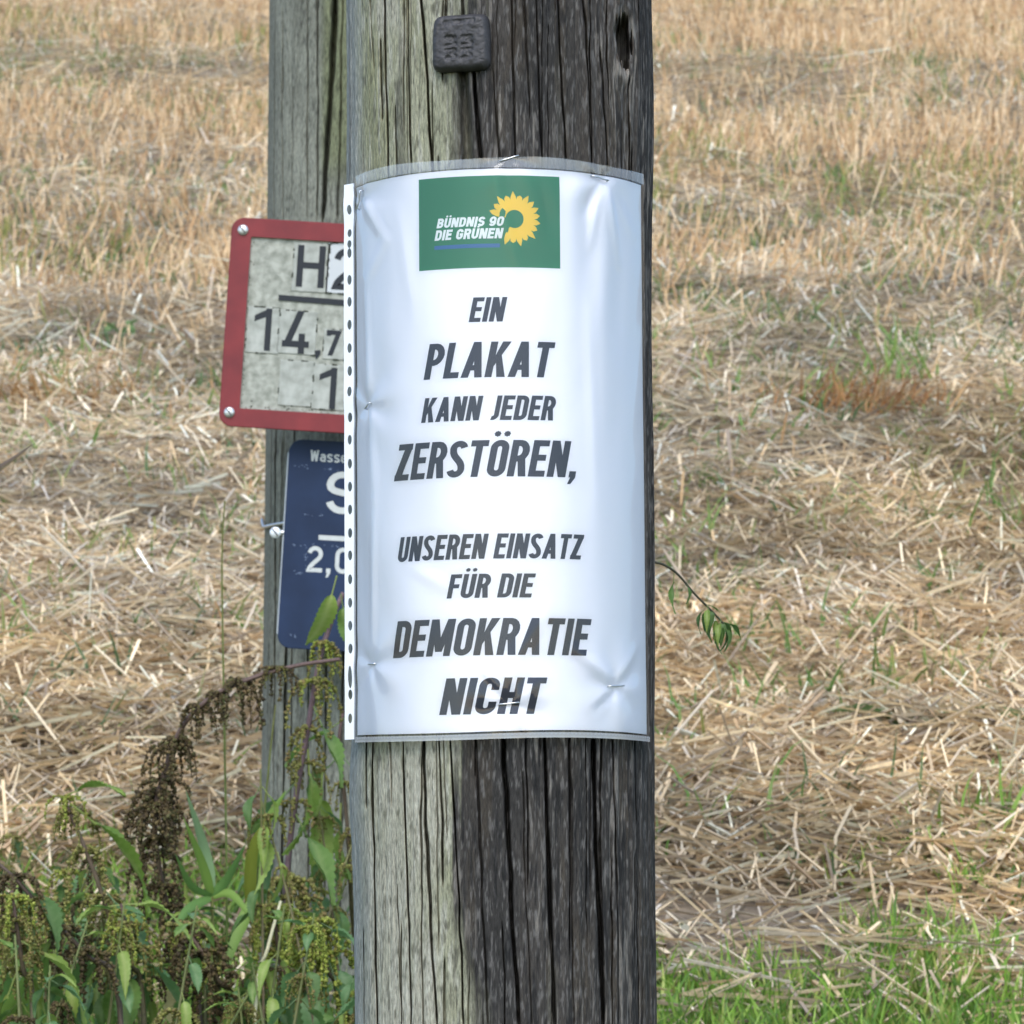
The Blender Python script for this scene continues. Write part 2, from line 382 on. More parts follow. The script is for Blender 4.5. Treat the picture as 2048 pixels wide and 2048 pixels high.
def zone_front(a, z):
    u = a*PR
    b = -0.22 + 0.10*(fbm(z*7, z*0+2, 71)-0.5)*2 + 0.0*z + 0.07*(fbm(u*300, z*6, 73)-.5)*4
    b = b - 0.13*sstep(0.02, 0.25, z) - 0.10*sstep(.12, .2, -z)*(1-sstep(.2, .28, -z))
    m = sstep(-0.07, 0.10, a-b)
    m = np.maximum(m, 0.45*sstep(.66, .76, fbm(u*90+4, z*5, 75)))
    return m*(1-0.35*sstep(.62, .74, fbm(u*120, z*6, 74))*(1-sstep(0.1, 0.5, a)))
def cr(x0, y0, x1, y1, w, d):
    a0, z0 = uv_of(x0, y0); a1, z1 = uv_of(x1, y1); return (a0, z0, a1, z1, w*1e-3, d*1e-3, False)
def c8(x0, x1, w, d, y0=60, y1=1900): return cr(680+.3313*x0, 1440+.3313*y0, 680+.3313*x1, 1440+.3313*y1, w, d)
def c1(x0, y0, x1, y1, w, d): return cr(420+.4762*x0, .4762*y0, 420+.4762*x1, .4762*y1, w, d)
cracks = [c8(368, 415, 1.0, 22), c8(490, 575, 0.9, 18), c8(665, 745, 1.05, 22), c8(815, 890, .8, 6), c8(975, 1075, 1.4, 20), c8(1235, 1315, 1.3, 18), c8(1525, 1600, 1.6, 20),
          c8(1655, 1700, .7, 6), c8(1790, 1830, .7, 6), c8(185, 205, .9, 16), c8(330, 350, .8, 12, 1000, 1900), c8(600, 620, .9, 14, 60, 1000), c8(1110, 1180, .5, 4, 300, 1900), c8(1400, 1440, .6, 4), c8(620, 640, .5, 4, 60, 700),
          c1(875, -200, 932, 760, 1.1, 22), c1(1105, 150, 1145, 800, 1.4, 16), c1(1045, 220, 1080, 800, 4.2, 9), c1(730, -100, 745, 800, .9, 14), c1(835, -100, 850, 700, .9, 14), c1(1262, -100, 1285, 800, .8, 7),
          c1(1370, -100, 1395, 800, .8, 7), c1(1452, -200, 1498, 800, 1.3, 10), c1(1562, -200, 1612, 800, 1.0, 8), c1(1640, 200, 1675, 800, .9, 7), c1(1300, -100, 1330, 500, .6, 5), c1(1745, 250, 1760, 800, .7, 5), c1(670, -200, 690, 300, .5, 3), c1(1190, 300, 1215, 800, .6, 5), c1(985, -300, 1000, 130, 1.2, 8), c1(1060, -300, 1070, 130, 1.4, 8)]
k1 = uv_of(1243, 80); k2 = uv_of(1036, 1715)
knots = [(k1[0], k1[1], 0.20, 0.05, 0.6, 0.022, 0.10, 0.0150), (k2[0], k2[1], 0.12, 0.035, 0.4, 0.0, 1, 1)]
def swell(a, z):
    s = 0.0022*sstep(0.03, 0.30, z) - 0.0012*sstep(0.05, .3, -z)
    s = s + 0.0022*np.exp(-((a+1.35)/.35)**2)*(np.exp(-((z+0.155)/.03)**2) - 0.6*np.exp(-((z+0.105)/.015)**2))
    s = s + 0.0036*sstep(-0.12, -0.07, z)*(1-sstep(.05, .25, z))*sstep(-1.0, -1.35, a)
    return s + 0.0015*np.exp(-((a-1.4)/.3)**2)*np.exp(-((z-0.22)/.05)**2)
post = build_post('wooden_post', PM, PR, (R(104), 940), 440, -1.05, 2.6, -0.31, 0.31, cracks, zone_front, knots, 101, 110,
                  'thick weathered wooden post carrying the white poster, half lichen grey and half blackened', swell=swell)

# iron plate nailed to the post, with embossed figures
def build_plate():
    a0, z0 = uv_of(925, 88)
    nrm = (PX*math.sin(a0) - PY*math.cos(a0)).normalized(); tx = PA.cross(nrm)*-1; tx = PX*math.cos(a0)+PY*math.sin(a0)
    o = post_pt(a0, z0, PR+0.0025)
    n = 72; s = 0.0162; g = np.linspace(-1, 1, n); X, Y = np.meshgrid(g, g)
    # squircle outline
    k = (np.abs(X)**7+np.abs(Y)**7)**(1/7); m = np.maximum(np.abs(X), np.abs(Y)); sc_ = np.where(k > 0, m/np.maximum(k, 1e-6), 1)
    x = X*sc_*s*(0.985+0.02*vn(Y*3, Y*0, 5)); y = Y*sc_*s*(0.96+0.03*vn(X*3, X*0, 6)) 
    h = 0.0062*(1-np.clip(m, 0, 1)**14) + (fbm(X*5+9, Y*5, 81)-.5)*0.0011 + (fbm(X*14+9, Y*14, 82)-.5)*0.0003
    x = x*(1-0.05*(Y > 0)*Y)
    def bar(x0, y0, x1, y1, w=0.07):
        dx, dy = x1-x0, y1-y0; t = np.clip(((X-x0)*dx+(Y-y0)*dy)/(dx*dx+dy*dy), 0, 1)
        return np.exp(-(np.hypot(X-x0-t*dx, Y-y0-t*dy)/w)**4)
    emb = 0
    for cx in (-0.3, 0.26):                  # worn raised figures, two rows of two
        for cy in (0.02, -0.42):
            emb = np.maximum(emb, bar(cx-.14, cy+.14, cx+.12, cy+.14)); emb = np.maximum(emb, bar(cx+.14, cy+.12, cx+.02, cy+.02))
            emb = np.maximum(emb, bar(cx+.02, cy+.02, cx+.15, cy-.1)); emb = np.maximum(emb, bar(cx+.13, cy-.12, cx-.13, cy-.15))
    emb = np.maximum(emb, bar(-.55, .68, .5, .72, .08)*(0.5+vn(X*9, Y*3, 4)))
    h = h - 0.0009*emb
    v = np.stack([x, y, h], -1).reshape(-1, 3); idx = np.arange(n*n).reshape(n, n)
    f = np.stack([idx[:-1,:-1], idx[:-1,1:], idx[1:,1:], idx[1:,:-1]], -1).reshape(-1, 4)
    me = mesh_np('iron_marker_plate', v, f, None, True)
    mt = flat_mat('black_cast_iron', srgb(54,52,54), 0.6, 0.5, 0.0, noise=0.5, nscale=180, dark=srgb(42,40,40), bump=0.35)
    ob = link('iron_marker_plate', me, None, mt)
    sd = ob.modifiers.new('thick', 'SOLIDIFY'); sd.thickness = 0.003; sd.offset = -1
    ob.matrix_world = Matrix(((tx.x, PA.x, nrm.x, o.x), (tx.y, PA.y, nrm.y, o.y), (tx.z, PA.z, nrm.z, o.z), (0,0,0,1)))
    tag(ob, 'square black iron plate with worn raised figures nailed above the poster', 'plate')
build_plate()

# ------------------------------------------------------------------ back post
BD = 4.02
BO = P(690, 1024, BD+0.085); BA = Vector((0.004, 0.015, 1)).normalized()
bx = (Vector((1,0,0))-BA*BA.x).normalized(); by = BA.cross(bx)
BM = Matrix(((bx.x, by.x, BA.x, BO.x), (bx.y, by.y, BA.y, BO.y), (bx.z, by.z, BA.z, BO.z), (0,0,0,1)))
BR = 0.079; BK = KPX*(BD+0.02)
def cb(x0, y0, x1, y1, w, d):
    f = lambda x: math.asin(max(-.98, min(.98, (x*1.06-690)*BK/BR)))
    return (f(x0), (1024-y0*1.06)*BK, f(x1), (1024-y1*1.06)*BK, w*1e-3, d*1e-3, False)
bcr = [cb(634, -60, 612, 430, 4.2, 30), cb(600, -60, 600, 430, 1.3, 9), cb(577, -60, 580, 430, .9, 6), cb(645, -60, 640, 430, 1.5, 8), cb(548, 1180, 543, 1900, 2.6, 16), cb(522, 800, 527, 1900, 1.4, 8), cb(560, 1100, 560, 1800, 1.2, 7),
       cb(590, 1100, 596, 1900, 1.2, 8), cb(627, 1100, 625, 1900, 1.6, 10), cb(530, 0, 533, 430, .8, 4), cb(513, -50, 512, 1900, .8, 4), cb(535, 830, 532, 1200, 1.0, 6), cb(655, 1200, 652, 1900, 1.5, 8)]
bpost = build_post('wooden_post', BM, BR, (R(98), 420), 300, -1.0, 2.4, -0.56, 0.56, bcr, lambda a, z: 0*a, [], 301, 60,
                   'grey green cracked wooden post behind, carrying the red and blue signs', swell=lambda a, z: 0.002*sstep(0, .5, -z))
def tint_back(o):
    me = o.data; n = len(me.vertices); at = me.attributes['Col']
    c = np.zeros(n*4, dtype=np.float32); at.data.foreach_get('color', c); c = c.reshape(-1, 4)
    co = np.zeros(n*3, dtype=np.float32); me.vertices.foreach_get('co', co); co = co.reshape(-1, 3)
    a = np.arctan2(co[:, 0], -co[:, 1]); lum = c[:, :3].mean(1, keepdims=True)
    t = np.array(srgb(136,137,124)); g = lum/0.30*t*0.90
    ol = sstep(-0.36, -0.22, a)[:, None]*0.8*(sstep(0.3, .35, co[:, 2]))[:, None]; g = g*(1-ol) + lum/0.30*np.array(srgb(112,116,84))*ol
    c[:, :3] = np.clip(g*1.0, 0.02, 1); at.data.foreach_set('color', c.ravel())
tint_back(bpost)

# ------------------------------------------------------------------ stroke lettering
def arc(cx, cy, rx, ry, a0, a1, n=9):
    return [(cx+rx*math.cos(R(a0+(a1-a0)*i/(n-1))), cy+ry*math.sin(R(a0+(a1-a0)*i/(n-1)))) for i in range(n)]
def bez(p0, p1, p2, p3, n=9):
    o = []
    for i in range(n):
        t = i/(n-1); s = 1-t
        o.append(tuple(s**3*p0[k]+3*s*s*t*p1[k]+3*s*t*t*p2[k]+t**3*p3[k] for k in (0, 1)))
    return o
def glyph(ch, w, t):
    """-> (advance width, strokes [(pts, closed)], quads)"""
    S, Qd = [], []; l, r, b, T, m = t/2, w-t/2, t/2, 1-t/2, 0.52
    cx = w/2; rx = (r-l)/2; ry = min(rx*1.05, 0.25)
    dots = None
    if ch in 'ÖÜ': dots = True; ch = {'Ö': 'O', 'Ü': 'U'}[ch]
    if ch == 'E': w *= .90; S = [([(w, T), (l, T), (l, b), (w, b)], 0), ([(l, m), (w*.92, m)], 0)]
    elif ch == 'F': w *= .88; S = [([(w, T), (l, T), (l, 0)], 0), ([(l, m-.02), (w*.92, m-.02)], 0)]
    elif ch == 'I': w = t; S = [([(l, 0), (l, 1)], 0)]
    elif ch == 'L': w *= .86; S = [([(l, 1), (l, b), (w, b)], 0)]
    elif ch == 'T': w *= .96; S = [([(0, T), (w, T)], 0), ([(w/2, T), (w/2, 0)], 0)]
    elif ch == 'H': S = [([(l, 0), (l, 1)], 0), ([(r, 0), (r, 1)], 0), ([(l, m), (r, m)], 0)]
    elif ch == 'N': w *= 1.08; r = w-t/2; S = [([(l, 0), (l, 1)], 0), ([(r, 0), (r, 1)], 0)]; Qd = [((0, 1), (t*1.15, 1), (w, 0), (w-t*1.15, 0))]
    elif ch == 'M':
        w *= 1.38; r = w-t/2; S = [([(l, 0), (l, 1)], 0), ([(r, 0), (r, 1)], 0)]; c = w/2
        Qd = [((0, 1), (t*1.15, 1), (c+t*.5, .12), (c-t*.5, .12)), ((w, 1), (w-t*1.15, 1), (c-t*.5, .12), (c+t*.5, .12))]
    elif ch == 'W':
        w *= 1.45; q = t*1.05; a1, a2 = w*.27, w*.73; c = w/2
        Qd = [((0, 1), (q, 1), (a1+q/2, 0), (a1-q/2, 0)), ((c-q/2, .92), (c+q/2, .92), (a1+q/2, 0), (a1-q/2, 0)), ((c-q/2, .92), (c+q/2, .92), (a2+q/2, 0), (a2-q/2, 0)), ((w-q, 1), (w, 1), (a2+q/2, 0), (a2-q/2, 0))]
    elif ch == 'A':
        w *= 1.16; c = w/2; q = t*1.06
        Qd = [((0, 0), (q, 0), (c+q*.5, 1), (c-q*.5, 1)), ((w-q, 0), (w, 0), (c+q*.5, 1), (c-q*.5, 1)), ((w*.2, .2), (w*.8, .2), (w*.76, .2+t*.9), (w*.24, .2+t*.9))]
    elif ch == 'K':
        w *= 1.1; q = t*1.2; S = [([(l, 0), (l, 1)], 0)]
        Qd = [((w-q, 1), (w, 1), (t*1.0, .30), (t*.7, .44)), ((w*.38, .56), (w*.62, .66), (w, 0), (w-q, 0))]
    elif ch == 'Z': w *= .98; S = [([(w*.03, T), (w, T)], 0), ([(0, b), (w, b)], 0)]; q = t*1.25; Qd = [((w-q, 1-t*.6), (w, 1-t*.6), (q, t*.6), (0, t*.6))]
    elif ch in 'PR':
        mm = m-.06 if ch == 'P' else m-.03; rr = (T-mm)/2
        S = [([(l, 0), (l, 1)], 0), ([(l, T), (r-rr*.7, T)] + arc(r-rr*.7, T-rr, rr*.7, rr, 90, -90)[1:] + [(l, mm)], 0)]
        if ch == 'R': q = t*1.08; Qd = [((w*.42, mm), (w*.42+q, mm), (w*1.02, 0), (w*1.02-q, 0))]
    elif ch == 'B':
        ra = (T-m)/2; rb = (m-b)/2
        S = [([(l, 0), (l, 1)], 0), ([(l, T), (r-ra-.01, T)] + arc(r-ra-.01, T-ra, ra, ra, 90, -90)[1:] + [(l, m)], 0), ([(l, m-.002), (r-rb, m-.002)] + arc(r-rb, m-rb, rb, rb, 90, -90)[1:] + [(l, b)], 0)]
    elif ch == 'D': S = [([(l, 0), (l, 1)], 0), ([(l, T), (r-ry, T)] + arc(r-ry, T-ry*1.1, ry, ry*1.1, 90, 0)[1:] + arc(r-ry, b+ry*1.1, ry, ry*1.1, 0, -90) + [(l, b)], 0)]
    elif ch in 'O0': S = [(arc(cx, T-ry, rx, ry, 0, 180, 13) + arc(cx, b+ry, rx, ry, 180, 360, 13), 1)]
    elif ch == 'C': S = [([(r, .66)] + arc(cx, T-ry, rx, ry, 0, 180, 13) + arc(cx, b+ry, rx, ry, 180, 360, 13) + [(r, .34)], 0)]
    elif ch == 'G': S = [([(r, .68)] + arc(cx, T-ry, rx, ry, 0, 180, 13) + arc(cx, b+ry, rx, ry, 180, 360, 13) + [(r, .47), (cx, .47)], 0)]
    elif ch == 'U': S = [([(l, 1)] + arc(cx, b+ry, rx, ry, 180, 360, 13) + [(r, 1)], 0)]
    elif ch == 'J': w *= .8; r = w-t/2; rx = (r-0)/2; S = [([(r, 1)] + arc(r-rx, b+ry, rx, ry, 0, -105, 11), 0)]
    elif ch in 'Ss':
        S = [(arc(cx, T-ry, rx, ry, 12, 180, 11) + bez((l, T-ry), (l, T-ry-.26), (r, b+ry+.26), (r, b+ry))[1:-1] + arc(cx, b+ry, rx, ry, 0, -168, 11), 0)]
    elif ch == '2': S = [(arc(cx, T-ry, rx, ry, 170, -12, 11) + bez((r*.99, T-ry-.06), (r*.92, .50), (l+.03, .28), (l, b))[1:] + [(w, b)], 0)]
    elif ch == '1': w *= .78; r = w-t/2; S = [([(r, 0), (r, 1)], 0)]; Qd = [((0, .76-t*.55), (0, .76+t*.42), (r, 1), (r, 1-t*1.15))]
    elif ch == '4': w *= 1.15; S = [([(w*.72, .47), (w*.72, 0)], 0), ([(0.0, .22), (w, .22)], 0)]; Qd = [((w*.52, 1), (w*.52+t*1.1, 1), (t*1.15, .22-t*.5), (0, .22-t*.5))]
    elif ch == '7': S = [([(l, T-.14), (l, T), (r, T)], 0)]; Qd = [((w-t*1.05, 1), (w, 1), (w*.30+t*.55, 0), (w*.30-t*.55, 0))]
    elif ch == '9': S = [(arc(cx, T-ry, rx, ry, 0, 180, 13) + arc(cx, .40+ry, rx, ry, 180, 360, 13), 1), ([(r, T-ry)] + arc(cx, b+ry, rx, ry, 0, -165, 11), 0)]
    elif ch == 'a':
        x = .70; T = x-t/2; S = [(arc(cx, T-rx, rx, rx, 150, 0, 9) + [(r, 0)], 0), ([(r, .40), (cx, .40)] + arc(cx*.98, (.40+b)/2, rx*.98, (.40-b)/2, 90, 270, 9) + [(r, b)], 0)]
    elif ch == 'e':
        x = .70; T = x-t/2; S = [([(l, .36), (r, .36)] + arc(cx, T-rx, rx, rx, 0, 180, 11) + arc(cx, b+rx, rx, rx, 180, 320, 11), 0)]
    elif ch == 'r': w *= .7; S = [([(l, 0), (l, .7)], 0), ([(l, .45)] + arc(w, .45, w-l, .7-t/2-.45, 180, 95, 6), 0)]
    elif ch == ',': w = t*1.3; Qd = [((w*.1, 0.0), (w*.1, t*1.05), (w*.1+t*1.05, t*1.05), (w*.1+t*1.05, 0.0)), ((w*.1+t*.25, 0.0), (w*.1+t*1.05, 0.0), (w*.1+t*.45, -t*1.1), (w*.1-t*.05, -t*1.1))]
    elif ch == ' ': w *= .42
    if ch == 's': S = [([(x, y*.70) for x, y in S[0][0]], 0)]
    if dots:
        for c in (w*.24, w*.76):
            for g in (0, 45): Qd.append(tuple((c+t*.52*math.cos(R(g+q)), 1.17+t*.52*math.sin(R(g+q))) for q in (0, 90, 180, 270)))
    return w, S, Qd
class Flat:
    """collects flat 2-D pieces; each piece gets its own tiny layer so nothing is coplanar"""
    def __init__(s): s.v = []; s.f = []; s.k = 0
    def quad(s, p, nu=6, nv=3):
        o = len(s.v); s.k += 1
        for j in range(nv+1):
            for i in range(nu+1):
                a, b = i/nu, j/nv
                x = (p[0][0]*(1-b)+p[1][0]*b)*(1-a) + (p[3][0]*(1-b)+p[2][0]*b)*a
                y = (p[0][1]*(1-b)+p[1][1]*b)*(1-a) + (p[3][1]*(1-b)+p[2][1]*b)*a
                s.v.append((x, y, s.k))
        for j in range(nv):
            for i in range(nu):
                q = o+j*(nu+1)+i; s.f.append((q, q+1, q+nu+2, q+nu+1))
    def stroke(s, pts, t, closed=False, step=0.07):
        s.k += 1
        P2 = [np.array(p, float) for p in pts]; out = [P2[0]]
        for a, b in zip(P2, P2[1:] + ([P2[0]] if closed else [])):
            n = max(1, int(np.linalg.norm(b-a)/step))
            for i in range(1, n+1): out.append(a+(b-a)*i/n)
        if closed: out = out[:-1]
        clean = [out[0]]
        for p in out[1:]:
            if np.linalg.norm(p-clean[-1]) > 1e-6: clean.append(p)
        out = clean; n = len(out); o = len(s.v)
        for i in range(n):
            a = out[i-1] if (i > 0 or closed) else None; c = out[(i+1) % n] if (i < n-1 or closed) else None
            d0 = out[i]-a if a is not None else c-out[i]; d1 = c-out[i] if c is not None else d0
            d0 = d0/np.linalg.norm(d0); d1 = d1/np.linalg.norm(d1)
            n0 = np.array((-d0[1], d0[0])); n1 = np.array((-d1[1], d1[0])); mm = n0+n1; L = np.linalg.norm(mm)
            mm = mm/L if L > 1e-6 else n0; kk = 1/max(0.45, mm.dot(n0))
            for e in (-.5, 0, .5): q = out[i]+mm*(t*e*kk); s.v.append((q[0], q[1], s.k))
        for i in range(n if closed else n-1):
            j = (i+1) % n
            for e in (0, 1): s.f.append((o+3*i+e, o+3*j+e, o+3*j+e+1, o+3*i+e+1))
    def poly(s, pts):
        o = len(s.v); s.k += 1
        for p in pts: s.v.append((p[0], p[1], s.k))
        return o
    def text(s, txt, x0, y0, h, w=.44, t=.17, slant=0.0, x1=None, gap=.09):
        adv = []; x = 0
        for ch in txt:
            a, S, Qd = glyph(ch, w, t); adv.append((x, S, Qd)); x += a+gap
        tot = x-gap; sx = h if x1 is None else (x1-x0)/(tot+slant)
        for (ox, S, Qd) in adv:
            m = lambda p: (x0+(p[0]+ox+p[1]*slant)*sx, y0+p[1]*h)
            i0 = len(s.v)
            for pts, cl in S: s.stroke([(p[0]+ox, p[1]) for p in pts], t, cl)
            for q in Qd: s.quad([(p[0]+ox, p[1]) for p in q])
            for i in range(i0, len(s.v)):
                p = s.v[i]; s.v[i] = (x0+(p[0]+p[1]*slant)*sx, y0+p[1]*h, p[2])
    def build(s, name, mapf, parent, mat, base, dk=1.5e-6, cols=None):
        q = np.array(s.v, float); v = mapf(q[:, 0], q[:, 1], base+q[:, 2]*dk)
        me = mesh_np(name, v, np.array(s.f), cols, True)
        return link(name, me, parent, mat)

# ------------------------------------------------------------------ poster in a plastic sleeve
PSR = PR+0.0040
U = lambda px, py: (uv_of(px, py, PSR)[0]*PSR, uv_of(px, py, PSR)[1])
uL, uR = U(714, 900)[0], U(1287, 900)[0]
vT = U(1000, 337)[1]; vB = U(1000, 1462)[1]
STP = [U(*p) for p in ((1018, 1407), (1230, 1372), (745, 1328), (1018, 317), (1198, 357), (722, 400), (738, 812))]
CREASE = [(*U(x0, y0), *U(x1, y1), am*1e-3, wd*1e-3) for x0, y0, x1, y1, am, wd in ((985, 340, 1035, 540, .55, 5), (1075, 345, 1100, 470, -.4, 6), (1195, 360, 1180, 490, .7, 4), (1212, 362, 1236, 530, .7, 4), (1200, 365, 1165, 430, -.5, 4), (1225, 380, 1262, 470, .5, 5),
          (728, 400, 772, 478, .6, 5), (772, 478, 738, 560, .5, 5), (735, 560, 742, 800, .5, 4), (742, 815, 752, 1000, .5, 5), (752, 1000, 746, 1320, .6, 4), (1230, 1366, 1150, 1300, .5, 5), (1233, 1360, 1272, 1290, .45, 5), (1228, 1378, 1190, 1420, -.4, 4),
          (1018, 1400, 960, 1330, .4, 4), (1020, 1402, 1090, 1350, .4, 5), (1172, 560, 1190, 1000, .35, 5), (800, 420, 830, 640, .3, 6), (905, 1180, 820, 1130, .3, 6), (1100, 1210, 1020, 1330, .3, 6))]
def wrinkle(u, v, film):
    w = 0.0007*(vn(u*26+3, v*7, 201)-.5) + 0.0003*(vn(u*60, v*16+u*20, 202)-.5)
    for i, (su, sv) in enumerate(STP):
        du, dv = u-su, v-sv; r = np.hypot(du, dv)+1e-6; an = np.arctan2(dv, du)
        w = w - 0.0009*np.exp(-(r/0.006)**2) + 0.0005*np.exp(-((r-0.014)/0.014)**2)*np.sin(an*5+i*2.1)*0.55
    # long folds hanging from the staple at the upper right
    du = u-STP[4][0]; dv = np.maximum(STP[4][1]-v, 0)
    w = w + 0.0012*np.sin(du/0.0042+dv*14)*np.exp(-(du/0.019)**2)*np.exp(-dv/0.07)*(1-np.exp(-dv/.01))
    du = u-(uL+.012)
    w = w + 0.0005*np.sin(du/0.006+v*9)*np.exp(-(du/.010)**2)
    for (x0, y0, x1, y1, am, wd) in CREASE:
        dx, dy = x1-x0, y1-y0; L2 = dx*dx+dy*dy; t = np.clip(((u-x0)*dx+(v-y0)*dy)/L2, 0, 1)
        dd = np.hypot(u-x0-t*dx, v-y0-t*dy); w = w + am*(1.25 if film else 0.8)*np.maximum(0, 1-dd/wd)*np.sin(np.pi*np.clip(t, .04, .96))**.5
    if film: w = w + 0.0007*(vn(u*35+v*24, v*9-u*14, 205)-.5) + 0.00030*(vn(u*90-v*30, v*22, 206)-.5)
    return w
VX, VY, VA, VO = (np.array(tuple(q)) for q in (PX, PY, PA, PO))
def surf(u, v, off, film=False):
    u = np.atleast_1d(np.asarray(u, float)); v = np.atleast_1d(np.asarray(v, float)); u, v = np.broadcast_arrays(u, v)
    r = PSR; w = np.maximum(wrinkle(u, v, film), -0.0011)
    uu = np.maximum(u, uL-0.001); a = uu/r; rr = r+off+w
    sa, ca = np.sin(a)[:, None], np.cos(a)[:, None]
    p = VO + VX*(rr[:, None]*sa) - VY*(rr[:, None]*ca) + VA*v[:, None]
    e = np.maximum((uL-0.001)-u, 0)[:, None]; fl = R(22)
    p = p - (VX*ca+VY*sa)*(e*math.cos(fl)) + (VX*sa-VY*ca)*(e*math.sin(fl) + (e > 0)*0.0010*(vn(v*12, v*0+.3, 77)-.5)[:, None])
    return p
def A3(t):
    return np.stack(np.broadcast_arrays(*[np.asarray(q, float) for q in t]), -1)
def sheet(name, u0, u1, v0f, v1f, nu, nv, off, film, parent, mat, thick=0.0):
    us = u0+(u1-u0)*np.arange(nu+1)/nu; lo = np.array([v0f(q) for q in us]); hi = np.array([v1f(q) for q in us]); t = np.arange(nv+1)[:, None]/nv
    V = lo+(hi-lo)*t; Ug = np.broadcast_to(us, V.shape)
    idx = np.arange((nu+1)*(nv+1)).reshape(nv+1, nu+1)
    f = np.stack([idx[:-1,:-1], idx[:-1,1:], idx[1:,1:], idx[1:,:-1]], -1).reshape(-1, 4)
    return link(name, mesh_np(name, surf(Ug.ravel(), V.ravel(), off, film), f, None, True), parent, mat)
def film_mat(name, veil, rough):
    m = bpy.data.materials.new(name); m.use_nodes = True; t = m.node_tree; t.nodes.remove(t.nodes['Principled BSDF'])
    tr = t.nodes.new('ShaderNodeBsdfTransparent'); tr.inputs[0].default_value = (.97, .98, .985, 1)
    gl = t.nodes.new('ShaderNodeBsdfGlossy'); gl.inputs['Roughness'].default_value = rough; gl.inputs[0].default_value = (1, 1, 1, 1)
    df = t.nodes.new('ShaderNodeBsdfDiffuse'); df.inputs[0].default_value = (.85, .87, .9, 1)
    fr = t.nodes.new('ShaderNodeFresnel'); fr.inputs[0].default_value = 1.4
    m1 = t.nodes.new('ShaderNodeMixShader'); m2 = t.nodes.new('ShaderNodeMixShader'); m1.inputs[0].default_value = veil
    t.links.new(tr.outputs[0], m1.inputs[1]); t.links.new(df.outputs[0], m1.inputs[2])
    t.links.new(fr.outputs[0], m2.inputs[0]); t.links.new(m1.outputs[0], m2.inputs[1]); t.links.new(gl.outputs[0], m2.inputs[2])
    t.links.new(m2.outputs[0], t.nodes['Material Output'].inputs[0])
    return m
def build_poster():
    root = empty('poster', (0, 0, 0), 'white paper poster in a clear plastic sleeve stapled round the thick post', 'poster')
    mp_ = flat_mat('white_paper', (0.90, 0.885, 0.925), 0.7, 0.2)
    mk = flat_mat('black_print', srgb(20, 24, 44), 0.55, 0.3)
    mg = flat_mat('green_print', srgb(24, 118, 76), 0.55, 0.3); my = flat_mat('yellow_print', srgb(236, 198, 56), 0.55, 0.3)
    mw = flat_mat('white_print', (0.82, 0.84, 0.84), 0.6, 0.2); mb = flat_mat('blue_print', srgb(48, 104, 156), 0.55, 0.3)
    lo = lambda u: vB + 0.0006*math.sin(u*40); hi = lambda u: vT - 0.0045*(u/0.105)**2*0.35
    paper = sheet('paper_sheet', uL, uR, lo, hi, 180, 220, 0.0, False, root, mp_)
    mapf = lambda x, y, o: surf(x, y, o)
    for txt, x0, x1, yt, yb in (('EIN', 937, 1015, 594, 643), ('PLAKAT', 847, 1111, 683, 754), ('KANN JEDER', 842, 1114, 791, 840), ('ZERSTÖREN,', 788, 1163, 880, 953),
                                ('UNSEREN EINSATZ', 795, 1168, 1067, 1117), ('FÜR DIE', 893, 1072, 1147, 1195), ('DEMOKRATIE', 786, 1183, 1236, 1310), ('NICHT', 878, 1095, 1355, 1428)):
        F = Flat(); ua_, _ = U(x0, (yt+yb)/2); ub, _ = U(x1, (yt+yb)/2); _, vt = U(1000, yt); _, vb = U(1000, yb)
        F.text(txt, ua_, vb, vt-vb, w=.43, t=.165, slant=.17, x1=ub, gap=.062)
        o = F.build('lettering', mapf, paper, mk, 0.00018); o['label'] = 'bold slanted dark capitals printed on the poster'
    # party logo: green field, white lettering, open sunflower, blue stripe
    ga, _ = U(838, 440); gb, _ = U(1119, 440); _, gt = U(980, 351); _, gbm = U(980, 535)
    logo = Flat(); logo.quad(((ga, gbm), (ga, gt), (gb, gt), (gb, gbm)), 60, 40)
    lg = logo.build('logo_panel', mapf, paper, mg, 0.00010)
    cx, cy = U(1029, 438); S = 0.266e-3
    F = Flat(); n = 17
    for i in range(n):                    # petals, clockwise from the upper left to the lower left
        A = 161-272*i/(n-1); ro = (55 if i % 2 == 0 else 51)*S*(0.96+0.08*((i*7) % 5)/4); ri = 18.5*S
        wd = 11.5
        o = F.poly([(cx+rr*math.cos(R(A+da)), cy+rr*math.sin(R(A+da))) for rr, da in ((ri, -9), (ri, 0), (ri, 9), (36*S, -10.5), (36*S, 0), (36*S, 10.5), (46*S, -6.5), (47*S, 0), (46*S, 6.5), (ro, -.6), (ro, 0), (ro, .6))])
        for r_ in range(3):
            for c_ in range(2): q = o+r_*3+c_; F.f.append((q, q+1, q+4, q+3))
    sf = F.build('sunflower_emblem', mapf, paper, my, 0.00016)
    for txt, x0, x1, yb, h in (('BÜNDNIS 90', 873, 1010, 457, 19.5), ('DIE GRÜNEN', 869, 1008, 482, 21)):
        F = Flat(); a_, vb = U(x0, yb); b_, _ = U(x1, yb); F.text(txt, a_, vb, h*S, w=.62, t=.23, slant=.2, x1=b_, gap=.08)
        F.build('logo_lettering', mapf, paper, mw, 0.00022)
    F = Flat(); a_, v0 = U(869, 500); b_, v1 = U(1000, 487); F.quad(((a_, v0), (a_, v1), (b_, v1), (b_, v0)), 24, 3); F.build('logo_stripe', mapf, paper, mb, 0.00017)
    # sleeve film over and past the paper
    fl = film_mat('clear_film', 0.015, 0.035)
    lo2 = lambda u: lo(u)-0.0042; hi2 = lambda u: hi(u)+0.0062+0.0006*math.sin(u*70)
